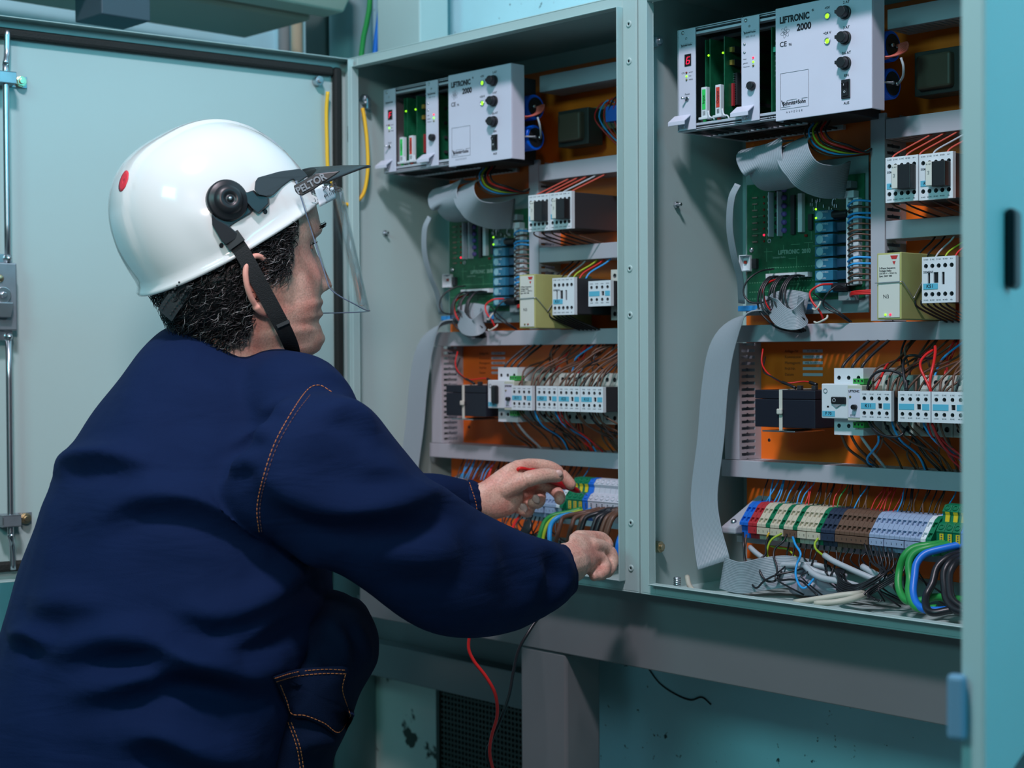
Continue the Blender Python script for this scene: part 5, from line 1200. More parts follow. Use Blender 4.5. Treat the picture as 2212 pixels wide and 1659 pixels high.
nn_.links.new(tn_.outputs['Object'], mp_.inputs[0]); nn_.links.new(mp_.outputs[0], wn_.inputs['Vector'])
wb_ = nn_.nodes.new('ShaderNodeBump'); wb_.inputs['Strength'].default_value = .32; wb_.inputs['Distance'].default_value = .012; nn_.links.new(wn_.outputs[0], wb_.inputs['Height'])
ob_ = [q for q in nn_.nodes if q.type == 'BUMP' and q != wb_][0]; nn_.links.new(wb_.outputs[0], ob_.inputs['Normal'])
NAVY2 = mat('dark_navy_cloth', (0.003, 0.009, 0.030), 0.85, spec=.12, bump=0.3, bscale=1100)
THREAD = mat('orange_thread', (0.50, 0.17, 0.05), 0.6)
# ---- jacket
jk = MB()
TR = [((372, 704), (590, 765), 1.800, .060), ((352, 712), (625, 792), 1.800, .078), ((305, 765), (700, 850), 1.795, .125), ((250, 845), (715, 950), 1.790, .160), ((195, 930), (705, 1040), 1.785, .180), ((142, 1030), (700, 1120), 1.780, .190),
      ((106, 1110), (705, 1200), 1.775, .190), ((72, 1210), (715, 1270), 1.765, .190), ((44, 1310), (715, 1350), 1.755, .190), ((6, 1420), (690, 1440), 1.745, .190), ((-50, 1540), (660, 1560), 1.735, .190), ((-90, 1680), (620, 1700), 1.725, .185), ((-80, 1800), (580, 1800), 1.72, .170)]
jk.loft(smooth_rings([ell(*t, n=36, p=2.4) for t in TR], 3))
AR = [((640, 850), (470, 1080), 1.650, .070), ((712, 850), (560, 1140), 1.640, .078), ((800, 880), (650, 1200), 1.650, .074), ((862, 955), (750, 1255), 1.665, .070), ((925, 1040), (860, 1325), 1.690, .067),
      ((1000, 1078), (955, 1370), 1.720, .063), ((1068, 1118), (1035, 1383), 1.760, .058), ((1135, 1152), (1115, 1362), 1.805, .054), ((1195, 1168), (1183, 1325), 1.850, .047), ((1232, 1184), (1232, 1282), 1.885, .036)]
jk.loft(smooth_rings([ell(*t, n=30, p=2.2) for t in AR], 3))
LS = deep(372, 915, 1.93)
body_tube(jk, [(LS, .064), (deep(500, 990, 1.96), .060), (deep(680, 1085, 2.00), .056), (deep(830, 1110, 2.02), .052), (deep(930, 1095, 2.035), .044), (deep(985, 1085, 2.045), .033)], 24)
body_tube(jk, [(LS, .066), (deep(480, 860, 1.86), .070), (deep(640, 905, 1.70), .072)], 24)
jme = fuse(jk, 0.0052, 10)
folds(jme, [
    ([(205, 1120), (300, 1078), (400, 1078), (500, 1115), (590, 1165)], .0105, 34, .6),
    ([(120, 1035), (150, 1000), (230, 985), (330, 1005)], .0100, 26, .5),
    ([(560, 1010), (640, 1072), (750, 1098), (860, 1085), (950, 1062), (1010, 1072)], .0125, 42, .5),
    ([(700, 880), (760, 885), (820, 930)], .0060, 26, .4),
    ([(380, 1310), (470, 1330), (560, 1300), (640, 1240), (700, 1215)], .0110, 34, .5),
    ([(455, 1400), (540, 1370), (620, 1320), (690, 1290)], .0085, 28, .5),
    ([(110, 1420), (200, 1385), (320, 1385), (430, 1430), (520, 1440)], .0110, 36, .5),
    ([(140, 1500), (260, 1480), (400, 1440), (540, 1460), (620, 1430)], .0100, 34, .4),
    ([(250, 1600), (340, 1590), (450, 1630), (560, 1640)], .0120, 40, .4),
    ([(60, 1330), (130, 1300), (240, 1310)], .0060, 40, .3),
    ([(20, 1385), (60, 1372), (120, 1400)], .0080, 26, .3),
    ([(560, 900), (600, 880), (640, 880)], .0040, 20, .2), ([(500, 960), (550, 935), (590, 935)], .0045, 20, .3), ([(480, 1030), (520, 1000), (565, 1000)], .0040, 20, .3),
    ([(1150, 1165), (1200, 1200), (1215, 1250), (1180, 1320)], .0080, 24, .4),
    ([(1090, 1130), (1140, 1190), (1160, 1260), (1130, 1340)], .0060, 30, .3),
    ([(1040, 1130), (1060, 1200), (1050, 1280)], .0050, 34, .2),
    ([(800, 1180), (900, 1200), (1000, 1190)], .0050, 44, .2),
    ([(770, 1000), (830, 1010), (880, 1030)], .0040, 34, .2),
    ([(380, 760), (450, 750), (540, 790)], .0030, 30, .2), ([(330, 850), (420, 835), (540, 860)], .0030, 50, .2)])
P = coords(jme); N = normals(jme); rj = np.random.RandomState(2)
wob = np.sin(P[:, 0] * 31 + P[:, 2] * 17) * np.sin(P[:, 1] * 27 - P[:, 2] * 23) * .0022 + np.sin(P[:, 0] * 63 + P[:, 1] * 50 + P[:, 2] * 41) * .0007
setco(jme, P + N * wob[:, None])
jacket = mesh_obj('jacket', jme, NAVY, worker)
def bvh(me):
    return BVHTree.FromPolygons([v.co.copy() for v in me.vertices], [tuple(p.vertices) for p in me.polygons])
JB = bvh(jme)
def onto(tree, px, py, lift=0.0008):
    d = (CAM_F + CAM_R * ((px - CX) / FPX) + CAM_D * ((py - CY) / FPX)).normalized()
    h = tree.ray_cast(CAM_C, d)
    return None if h[0] is None else h[0] - d * lift
def stitch(tree, pts, parent, dash=.0036, gap=.0014, r=.00042, off=0.0, name='stitching', m=None):
    pp = catmull([(a, b, 0) for a, b in pts], 14); L = [onto(tree, p.x, p.y) for p in pp]; L = [l for l in L if l is not None]
    # resample by length
    S = [0.0]
    for a, b in zip(L, L[1:]): S.append(S[-1] + (b - a).length)
    def atl(s):
        for i in range(len(S) - 1):
            if S[i + 1] >= s: return L[i].lerp(L[i + 1], (s - S[i]) / max(S[i + 1] - S[i], 1e-9))
        return L[-1]
    b = MB(); s = 0
    while s + dash < S[-1]:
        b.tube([atl(s), atl(s + dash * .5) , atl(s + dash)], r, 5, 1); s += dash + gap
    return b.build(name, m or THREAD, parent)
stitch(JB, [(716, 846), (690, 832), (664, 842), (630, 890), (592, 960), (566, 1040), (555, 1100), (560, 1152)], jacket)
stitch(JB, [(670, 853), (636, 898), (598, 965), (572, 1042), (561, 1100), (565, 1150)], jacket, m=mat('dark_thread', (.12, .05, .05), .6))
def band(tree, pts, w, m, parent, name, lift=.001, th=.0016, step=8):
    pp = catmull([(a, b, 0) for a, b in pts], step); L = [onto(tree, p.x, p.y, lift) for p in pp]
    return L
# collar: a low stand-up band round the neck
cl = MB(); rings = []
for k, (o_, h_, w_) in enumerate(((0, 0, 1.0), (0, 0.010, .99), (0, .022, .95), (0, .024, .92), (0, .012, .92), (0, -.004, .93))):
    R0 = ell((362, 712), (612, 790), 1.800, .076, 40, 2.2); c = sum(R0, Vector()) / 40
    ax = Vector((0.18, .30, 1)).normalized()
    rings.append([c + (p - c) * w_ * 1.0 + ax * (h_ - .004) for p in R0])
cl.loft(rings, cap=False); cl.build('collar', NAVY, jacket, subsurf=1)
# cuffs
cf = MB(); cuff_c = []
for (T, B, d_, hh, sc) in (((1008, 1036), (1018, 1122), 2.045, .030, 1), ((1022, 1040), (1032, 1120), 2.048, .029, 1.04), ((1036, 1046), (1042, 1118), 2.052, .027, 1.0), ((1040, 1050), (1044, 1114), 2.053, .024, .9)):
    R0 = ell(T, B, d_, hh, 48, 2.0); c = sum(R0, Vector()) / 48
    cf.v; cuff_c.append([c + (p - c) * sc * (1 + .045 * math.sin(i * 2 * PI / 48 * 12)) for i, p in enumerate(R0)])
cf.loft(smooth_rings(cuff_c, 3)); cuffL = cf.build('cuff', NAVY, jacket, subsurf=1)
stitch(bvh(cuffL.data), [(1014, 1042), (1020, 1060), (1028, 1085), (1031, 1105), (1036, 1116)], jacket, .003, .0015, .0005)
cf = MB(); rr_ = []
for (T, B, d_, hh, sc) in (((1205, 1172), (1200, 1318), 1.862, .044, 1), ((1238, 1183), (1238, 1284), 1.888, .037, 1.03), ((1247, 1192), (1247, 1272), 1.897, .033, 1), ((1247, 1200), (1247, 1264), 1.897, .028, 1)):
    rr_.append(ell(T, B, d_, hh, 36, 2.1))
cf.loft(smooth_rings(rr_, 3)); cf.build('cuff', NAVY, jacket, subsurf=1)
# ---- trousers
tr = MB()
SH = [((700, 1290), (790, 1310), 1.755, .060), ((640, 1330), (806, 1360), 1.750, .085), ((590, 1420), (798, 1420), 1.745, .092), ((570, 1500), (776, 1500), 1.740, .090), ((560, 1580), (750, 1580), 1.735, .085), ((560, 1680), (716, 1660), 1.73, .078), ((560, 1850), (720, 1850), 1.73, .07), ((560, 2050), (710, 2050), 1.735, .062), ((560, 2250), (700, 2250), 1.745, .058)]
tr.loft(smooth_rings([ell(*t, n=30, p=2.2) for t in SH], 3))
kn = deep(690, 1400, 1.745); hip = deep(240, 1760, 1.70)
body_tube(tr, [(hip, .11), (deep(420, 1640, 1.71), .100), (deep(600, 1480, 1.735), .085), (kn, .068)], 24)
hipL = hip + Vector((-.19, 0.0, 0)); knL = Vector((-0.36, -0.28, FZ + .11))
body_tube(tr, [(hipL, .11), ((hipL + knL) / 2, .09), (knL, .065)], 24); body_tube(tr, [(knL, .065), (knL + Vector((0, -.22, -.02)), .055), (knL + Vector((-.01, -.40, -.02)), .048)], 24)
body_tube(tr, [(hip, .12), (hipL, .12)], 24)
tme = fuse(tr, 0.0065, 10)
folds(tme, [([(700, 1330), (740, 1400), (745, 1480)], .006, 24, .3), ([(770, 1340), (785, 1400), (770, 1470)], .006, 18, .3), ([(640, 1620), (690, 1600), (740, 1610)], .006, 22, .3), ([(600, 1400), (640, 1380), (690, 1340)], .006, 24, .3)])
trousers = mesh_obj('trousers', tme, NAVY2, worker); TB = bvh(tme)
fl = MB(); out = []; prt = [(590, 1462), (640, 1446), (700, 1440), (752, 1442), (745, 1480), (752, 1520), (766, 1545), (735, 1590), (700, 1570), (660, 1552), (632, 1548), (612, 1510)]
cen = (680, 1500); ring1 = []; ring2 = []; ring3 = []
def onj(x, y, l):
    a = onto(TB, x, y, l); b = onto(JB, x, y, l)
    if a is None: return b
    if b is None: return a
    return a if (a - CAM_C).length < (b - CAM_C).length else b
pd = [(v.x, v.y) for v in catmull([(a, b, 0) for a, b in prt + prt[:1]], 3)[:-1]]
for sc_, lf in ((1.0, -.004), (1.0, .005), (.97, .0072), (.75, .0078), (.45, .0078), (.15, .0078), (.01, .0078)):
    q = []
    for x, y in pd:
        h = onj(cen[0] + (x - cen[0]) * sc_, cen[1] + (y - cen[1]) * sc_, lf)
        q.append(h if h is not None else deep(x, y, 1.66))
    ring1.append(q)
fl.loft(ring1, cap=False); fo = fl.build('pocket_flap', NAVY2, trousers)
FB = bvh(fo.data)
for pts in ([(592, 1466), (640, 1452), (700, 1446), (750, 1448)], [(594, 1474), (640, 1461), (700, 1455), (750, 1456)], [(606, 1480), (620, 1515), (630, 1542), (660, 1546), (700, 1562), (732, 1582), (758, 1546)], [(746, 1458), (740, 1490), (752, 1530), (758, 1546)]): stitch(FB, pts, fo, .0034, .0012, .00042)
for dx_ in (0, 7): stitch(TB, [(622 + dx_, 1560), (640 + dx_, 1610), (648 + dx_, 1655), (652 + dx_, 1700)], trousers, .0034, .0012, .00045)
# boots
for c, d in ((deep(640, 2270, 1.76), Vector((.1, 1, 0))), (knL + Vector((-.01, -.42, -.02)), Vector((0, -1, 0)))):
    b = MB(); z = FZ + .045; c = Vector((c.x, c.y, z))
    body_tube(b, [(c - d * .06, .042), (c, .045), (c + d * .09, .043), (c + d * .16, .036)], 18)
    mesh_obj('boot', fuse(b, .006, 6), BLACK, worker)
# ---- head, neck, inner body and hands as one skin mesh
ALPHA = math.radians(33)
hr = Vector((CAM_R.x, CAM_R.y, 0)).normalized(); hf = Vector((CAM_F.x, CAM_F.y, 0)).normalized()
FACE = hr * math.cos(ALPHA) + hf * math.sin(ALPHA); SIDE = hr * math.sin(ALPHA) - hf * math.cos(ALPHA)     # SIDE = his right, towards the camera
HO = deep(522, 766, 1.775); PIT = math.radians(7)
def hd(x, y, z):
    """head coordinates (x his right, y forward, z up, 0 = chin level) to the room, nodding about the ears"""
    z = .0685 + (z - .0685) * (1.13 if z < .0685 else 1.0)
    zz = z - .095; y2 = y * math.cos(PIT) - zz * math.sin(PIT); z2 = y * math.sin(PIT) + zz * math.cos(PIT) + .095
    return HO + SIDE * x + FACE * y2 + U_ * z2
def lerpt(tab, z):
    for (a, va), (b, vb) in zip(tab, tab[1:]):
        if z <= b: 
            t = (z - a) / (b - a); t = max(0, min(1, t)); t = t * t * (3 - 2 * t); return va + (vb - va) * t
    return tab[-1][1]
FR = [(-.03, .030), (-.006, .060), (.004, .083), (.014, .0895), (.024, .0870), (.033, .0835), (.0385, .0900), (.0430, .0885), (.0465, .0890), (.0515, .0920), (.058, .0880), (.062, .0885), (.075, .0890), (.09, .0880), (.105, .0865), (.115, .0870), (.128, .0960), (.140, .0970), (.165, .0940), (.190, .0820), (.215, .055), (.232, .015)]
BK = [(-.03, -.045), (.0, -.052), (.03, -.062), (.06, -.080), (.10, -.098), (.14, -.103), (.18, -.092), (.21, -.062), (.232, -.015)]
WD = [(-.03, .040), (-.006, .042), (.010, .054), (.03, .0640), (.05, .0690), (.08, .0715), (.12, .0740), (.16, .0760), (.19, .0690), (.215, .048), (.232, .014)]
hm = MB(); rings = []; NZ, NT = 120, 96
def g(x, s): return math.exp(-(x / s) ** 2)
for k in range(NZ):
    z = -.03 + .2615 * k / (NZ - 1); f, b, w = lerpt(FR, z), lerpt(BK, z), lerpt(WD, z); q = []
    for i in range(NT):
        t = 2 * PI * i / NT; s_, c_ = math.sin(t), math.cos(t)
        p = 2.15 if c_ > 0 else 2.1
        kk = (abs(s_) ** p + abs(c_) ** p) ** (-1 / p)
        x = w * s_ * kk; y = (f if c_ > 0 else -b) * c_ * kk
        ax = abs(x)
        if c_ > 0:
            flat = 1 - .07 * g(ax - .035, .022) * g(z - .06, .05); y *= flat
            nz = (1 - abs((z - .088) / .030)) if z > .088 else 1
            # nose ridge, tip, wings
            ridge = .0065 + (.118 - z) / .052 * .0170 if .066 < z < .118 else (.0235 * g(z - .0660, .0060) if z <= .066 else .0065 * g(z - .118, .008))
            y += max(0, ridge) * g(x, .0072 + max(0, .11 - z) * .075)
            y += .0085 * g(ax - .0135, .0055) * g(z - .0665, .0075)
            y -= .0105 * g(ax - .032, .0135) * g(z - .113, .0095)          # eye socket
            y += .0040 * g(ax - .032, .017) * g(z - .1305, .0065)           # brow
            y += .0058 * g(ax - .031, .0095) * g(z - .1125, .0060)          # eyelid bulge
            y += .0085 * g(ax - .044, .018) * g(z - .074, .024) + .0020 * g(ax - .030, .030) * g(z - .046, .016)             # cheek
            y -= .0022 * g(ax - .024, .004) * g(z - .056, .012)             # cheek fold
            y += .0020 * g(x, .020) * (g(z - .0505, .0040) + g(z - .0400, .0045)) - .0016 * g(x, .022) * g(z - .0452, .0016)
            y += .0030 * g(x, .016) * g(z - .013, .009)
            y -= .003 * g(ax - .040, .01) * g(z - .045, .02)
        q.append(hd(x, y, z))
    rings.append(q)
hm.loft(rings)
neck = [(hd(0, -.015, .03), .052), (hd(0, -.035, -.03), .054), (deep(455, 790, 1.80), .062), (deep(420, 900, 1.80), .05)]
body_tube(hm, neck, 30)
body_tube(hm, [(deep(420, 880, 1.80), .045), (deep(380, 1100, 1.78), .04), (deep(280, 1500, 1.74), .04)], 14)
# inner arms
RW = deep(1232, 1215, 1.893)
body_tube(hm, [(deep(420, 900, 1.80), .03), (deep(650, 960, 1.66), .03), (deep(800, 1090, 1.66), .026), (deep(1000, 1240, 1.73), .026), (deep(1150, 1240, 1.83), .026), (RW, .025)], 16)
body_tube(hm, [(deep(420, 900, 1.80), .03), (LS, .03), (deep(680, 1085, 2.00), .024), (deep(930, 1095, 2.035), .022), (deep(1030, 1084, 2.05), .023)], 16)
# left hand (holds the red probe)
def F(pts): body_tube(hm, [(deep(a, b, d), r) for a, b, d, r in pts], 16, 5)
hm.loft(smooth_rings([ell((1020, 1050), (1040, 1112), 2.050, .025, 24, 2.2), ell((1045, 1038), (1052, 1120), 2.052, .022, 24, 2.2), ell((1075, 1016), (1082, 1120), 2.058, .020, 24, 2.3), ell((1105, 998), (1112, 1108), 2.066, .019, 24, 2.4), ell((1128, 1001), (1130, 1088), 2.074, .015, 24, 2.4)], 3))
F([(1118, 1012, 2.07, .0115), (1150, 1006, 2.085, .0098), (1187, 1010, 2.095, .0092), (1212, 1025, 2.10, .0085), (1233, 1046, 2.10, .0074)])           # index
F([(1090, 1055, 2.05, .0150), (1120, 1042, 2.045, .0125), (1150, 1032, 2.045, .0105), (1180, 1027, 2.055, .0098), (1205, 1029, 2.065, .0082)])       # thumb
F([(1128, 1040, 2.085, .0110), (1160, 1040, 2.10, .0095), (1190, 1052, 2.105, .0088), (1208, 1070, 2.095, .0080), (1209, 1079, 2.09, .0075)])        # middle
F([(1118, 1070, 2.085, .0110), (1145, 1065, 2.10, .0092), (1166, 1072, 2.10, .0085), (1162, 1086, 2.08, .0080), (1150, 1086, 2.068, .0070)])        # ring
F([(1105, 1090, 2.08, .0105), (1128, 1090, 2.09, .0086), (1143, 1098, 2.088, .0080), (1138, 1107, 2.075, .0074), (1129, 1104, 2.066, .0066)])       # little
# right hand
hm.loft(smooth_rings([ell((1228, 1178), (1236, 1256), 1.895, .024, 24, 2.2), ell((1232, 1154), (1262, 1240), 1.905, .021, 24, 2.2), ell((1258, 1152), (1284, 1228), 1.92, .020, 24, 2.3), ell((1280, 1162), (1298, 1214), 1.935, .017, 24, 2.3)], 3))
F([(1250, 1165, 1.935, .0115), (1280, 1162, 1.955, .0092), (1300, 1164, 1.965, .0085), (1312, 1178, 1.965, .0080), (1306, 1198, 1.955, .0070)])
F([(1278, 1180, 1.925, .0110), (1303, 1184, 1.945, .0096), (1319, 1198, 1.950, .0090), (1321, 1220, 1.945, .0083), (1312, 1236, 1.935, .0075)])
F([(1272, 1202, 1.918, .0108), (1294, 1206, 1.932, .0094), (1305, 1220, 1.932, .0086), (1304, 1234, 1.925, .0080), (1296, 1242, 1.918, .0072)])
F([(1262, 1222, 1.912, .0100), (1278, 1226, 1.922, .0085), (1288, 1236, 1.922, .0076), (1284, 1244, 1.915, .0068)])
F([(1240, 1200, 1.935, .0130), (1262, 1212, 1.955, .0110), (1284, 1228, 1.962, .0098), (1300, 1240, 1.955, .0082)])
hme = fuse(hm, 0.0019, 2, .4)
SKIN = mat('skin', (0.66, 0.38, 0.30), 0.46, noise=0.16, nscale=45, bump=0.22, bscale=700)
SKIN.node_tree.nodes['Principled BSDF'].inputs['Subsurface Weight'].default_value = 0.12
SKIN.node_tree.nodes['Principled BSDF'].inputs['Subsurface Radius'].default_value = (.012, .004, .002)
sn = SKIN.node_tree; tcs = sn.nodes.new('ShaderNodeTexCoord'); ns1 = sn.nodes.new('ShaderNodeTexNoise'); ns1.inputs['Scale'].default_value = 38; ns1.inputs['Detail'].default_value = 6
sn.links.new(tcs.outputs['Object'], ns1.inputs['Vector']); cr_ = sn.nodes.new('ShaderNodeValToRGB'); e_ = cr_.color_ramp.elements
e_[0].position = .34; e_[0].color = (0.62, 0.28, 0.22, 1); e_[1].position = .62; e_[1].color = (0.68, 0.43, 0.34, 1)
sn.links.new(ns1.outputs[0], cr_.inputs[0]); ns2 = sn.nodes.new('ShaderNodeTexNoise'); ns2.inputs['Scale'].default_value = 420; sn.links.new(tcs.outputs['Object'], ns2.inputs['Vector'])
mr_ = sn.nodes.new('ShaderNodeMapRange'); mr_.inputs[1].default_value = .3; mr_.inputs[2].default_value = .6; mr_.inputs[3].default_value = .80; mr_.inputs[4].default_value = 1.05
sn.links.new(ns2.outputs[0], mr_.inputs[0]); vm_ = sn.nodes.new('ShaderNodeVectorMath'); vm_.operation = 'SCALE'; sn.links.new(cr_.outputs[0], vm_.inputs[0]); sn.links.new(mr_.outputs[0], vm_.inputs['Scale'])
sn.links.new(vm_.outputs[0], sn.nodes['Principled BSDF'].inputs['Base Color'])
LIPS = mat('lips', (0.55, 0.20, 0.18), 0.42, bump=.2, bscale=500)
body = mesh_obj('body', hme, [SKIN, LIPS], worker)
hc = coords(hme)
def inv(Pn):
    d = Pn - np.array(HO); x = d @ np.array(SIDE); y = d @ np.array(FACE); z = d[:, 2] - .095
    return x, y * math.cos(PIT) + z * math.sin(PIT), -y * math.sin(PIT) + z * math.cos(PIT) + .095
pcn = np.empty(len(hme.polygons) * 3); hme.polygons.foreach_get('center', pcn); lx, ly, lz = inv(pcn.reshape(-1, 3))
lip = (np.abs(lz - .0455) < .0075 * (1 - (np.abs(lx) / .026) ** 2)) & (ly > .078) & (np.abs(lx) < .026)
hme.polygons.foreach_set('material_index', lip.astype(np.int32))
HB = bvh(hme)
# brows, lashes, eye
def strands(name, m, lst, parent, n=5):
    b = MB()
    for pts, r in lst: b.tube(pts, (lambda t, r=r: r * (1 - .75 * t)), n, 3)
    return b.build(name, m, parent)
HAIRM = mat('black_hair', (0.010, 0.009, 0.010), 0.42, spec=.4); HAIRG = mat('grey_hair', (0.28, 0.27, 0.27), 0.4)
rh = random.Random(8); L = []
for sx in (1, -1):
    for i in range(70):
        u = rh.random(); x = sx * (.014 + u * .040); z = .131 + .006 * math.sin(u * 2.6) + rh.uniform(-.0028, .0028)
        p0 = HB.find_nearest(hd(x, .11 - .55 * max(0, abs(x) - .02), z))[0]; dr = (SIDE * sx * .6 + U_ * .35 + FACE * .3).normalized()
        L.append(([p0, p0 + dr * .004 + FACE * .001, p0 + dr * .0075], .00032))
strands('eyebrow', HAIRM, L, body)
for sx in (1,):
    ec = hd(sx * .032, .0630, .1125)
    e = MB(); e.lathe([(max(.0001, .0118 * math.sin(PI * k / 12)), -.0118 * math.cos(PI * k / 12)) for k in range(13)], ec, FACE, 24)
    eo = e.build('eye', mat('eye_white', (0.55, 0.52, 0.50), .2), body)
    MB().lathe([(.0001, .0122), (.003, .0120), (.0052, .0108)], ec, (FACE + U_ * -.1), 20).build('iris', mat('dark_iris', (.02, .012, .008), .15), eo)
    L = []
    for i in range(26):
        u = i / 25; x = sx * (.020 + u * .026); z = .1145 + .0028 * math.sin(u * PI); y = .0765 - .30 * (x - .030) ** 2 / .01 - max(0, x - .036) * .7
        p0 = hd(x, y, z); L.append(([p0, p0 + FACE * .0035 + U_ * -.0006 + SIDE * sx * .001 * u, p0 + FACE * .006 + U_ * .0016 + SIDE * sx * .002 * u], .00022))
    strands('eyelash', HAIRM, L, body)
    # upper lid
    lid = MB(); rg = []
    for k in range(9):
        a = math.radians(-5 + 75 * k / 8); row = []
        for i in range(15):
            b_ = math.radians(-62 + 124 * i / 14); r_ = .0127
            row.append(ec + FACE * (r_ * math.cos(a) * math.cos(b_)) + U_ * (r_ * math.sin(a)) + SIDE * (r_ * math.cos(a) * math.sin(b_)))
        rg.append(row)
    lid.loft(rg, closed=False, cap=False); lid.build('eyelid', SKIN, body, solid=.0008)
# ear
er = MB(); EO = hd(.0725, -.016, .075)
def ep(a, b, c): return EO + FACE * a + U_ * b + SIDE * c
tilt = .18
def e2(a, b, c): return ep(a * math.cos(tilt) - b * math.sin(tilt), a * math.sin(tilt) + b * math.cos(tilt), c)
er.tube([e2(.012, .006, .002), e2(.014, .020, .006), e2(.006, .031, .012), e2(-.006, .032, .016), e2(-.016, .022, .018), e2(-.018, .006, .017), e2(-.014, -.010, .013), e2(-.006, -.022, .008), e2(.004, -.028, .005), e2(.010, -.022, .003)], lambda t: .0034 + .0022 * (t > .75), 10, 5)
er.tube([e2(-.006, .022, .010), e2(-.009, .008, .012), e2(-.005, -.006, .009), e2(.002, -.013, .006)], .0034, 8, 5)
er.loft(smooth_rings([[e2(.012 * math.cos(a) * s - .001, .026 * math.sin(a) * s + .002, h + .004 * -math.cos(a)) for a in [2 * PI * i / 20 for i in range(20)]] for s, h in ((.8, -.010), (1.15, .001), (1.15, .0075), (.7, .004), (.1, .0015))], 2))
er.lathe([(.0001, .006), (.0045, .004), (.006, -.003)], e2(.011, -.002, .002), SIDE, 12)
body_tube(er, [(e2(.002, -.026, .004), .0055), (e2(.006, -.031, .004), .0045)], 12)
mesh_obj('ear', fuse(er, .0012, 2, .5), mat('ear_skin', (0.72, 0.34, 0.27), .45, noise=.1, nscale=60), body)
for v in (): pass
# nails
NAIL = mat('finger_nail', (0.55, 0.36, 0.32), .3)
for (a, b, d, ang) in ((1206, 1023, 2.0552, 10), (1158, 1078, 2.0605, -60), (1131, 1097, 2.0595, -60)):
    c = deep(a, b, d); n = MB(); t_ = (CAM_R * math.cos(math.radians(ang)) - CAM_D * math.sin(math.radians(ang))).normalized(); s_ = t_.cross(CAM_F).normalized(); rg = []
    for k in range(7):
        u = k / 6 * 2 - 1; row = []
        for i in range(7):
            w = i / 6 * 2 - 1; rr = math.sqrt(max(0, 1 - abs(u) ** 3))
            row.append(c + t_ * u * .0062 + s_ * w * .0048 * rr + CAM_F * (.0016 * w * w + .0006 * u * u))
        rg.append(row)
    n.loft(rg, closed=False, cap=False); n.build('nail', NAIL, body, solid=.0006)
# hair: dark cap just above the skin with many curls on it
HP_ = math.radians(31); hup_ = (U_ * math.cos(HP_) - FACE * math.sin(HP_)).normalized(); HC_ = deep(497, 523, 1.780)
hcap = MB(); rg = []
def hair_z(t):      # lower edge of the hair round the head, t = angle from the front
    t = abs(t if t < PI else t - 2 * PI)
    if t < 1.02: return .195
    if t < 1.16: return .195 - (t - 1.02) / .14 * .045
    if t < 1.30: return .150 - (t - 1.16) / .14 * .058
    if t < 1.42: return .092
    if t < 1.62: return .088
    if t < 2.0: return .088 - (t - 1.62) / .38 * .060
    return .028 - (t - 2.0) * .010
for k in range(16):
    q = []
    for i in range(72):
        t = 2 * PI * i / 72; s_, c_ = math.sin(t), math.cos(t); z0 = hair_z(t); z = z0 + (.215 - z0) * k / 15
        f, b, w = lerpt(FR, z), lerpt(BK, z), lerpt(WD, z); kk = (abs(s_) ** 2.1 + abs(c_) ** 2.1) ** (-1 / 2.1)
        o_ = .0015 + .006 * min(1, k / 3)
        pp_ = hd((w + o_) * s_ * kk, ((f if c_ > 0 else -b) + o_) * c_ * kk, z)
        if (pp_ - HC_).dot(hup_) > -.003: pp_ = hd((w - .005) * s_ * kk, ((f if c_ > 0 else -b) - .005) * c_ * kk, z)
        q.append(pp_)
    rg.append(q)
hcap.loft(rg)
hair = hcap.build('hair', HAIRM, body)
def curls(n, m, zlo=0.0, rad=.00062):
    b = MB()
    for i in range(n):
        t = rh.uniform(1.15, 2 * PI - 2.6); s_, c_ = math.sin(t), math.cos(t); z0 = hair_z(t)
        z = z0 - .004 + rh.random() ** 1.2 * (.165 - z0)
        f, bk, w = lerpt(FR, z), lerpt(BK, z), lerpt(WD, z); kk = (abs(s_) ** 2.1 + abs(c_) ** 2.1) ** (-1 / 2.1)
        o_ = .004 + .004 * rh.random()
        p = hd((w + o_) * s_ * kk, ((f if c_ > 0 else -bk) + o_) * c_ * kk, z)
        nrm = (SIDE * s_ + FACE * c_).normalized(); back = (FACE * -s_ + SIDE * c_) * (1 if s_ > 0 else -1); dn = U_ * -1
        if (p - HC_).dot(hup_) > -.003: continue
        a = rh.uniform(.3, 1.3); d = (dn * math.cos(a) + back * math.sin(a)).normalized(); cr = d.cross(nrm)
        ln = rh.uniform(.012, .024); ph = rh.random() * 6; am = rh.uniform(.0012, .003); pts = []
        for k in range(7):
            u = k / 6; pts.append(p + d * ln * u + cr * am * math.sin(ph + u * 7) + nrm * (.0012 + .0045 * math.sin(u * PI) + am * .5 * math.cos(ph + u * 7)))
        b.tube(pts, lambda q_, r=rad: r * (1 - .7 * q_), 4, 2)
    return b.build('hair_curls', m, hair)
curls(2100, HAIRM); curls(190, HAIRG, rad=.00042)
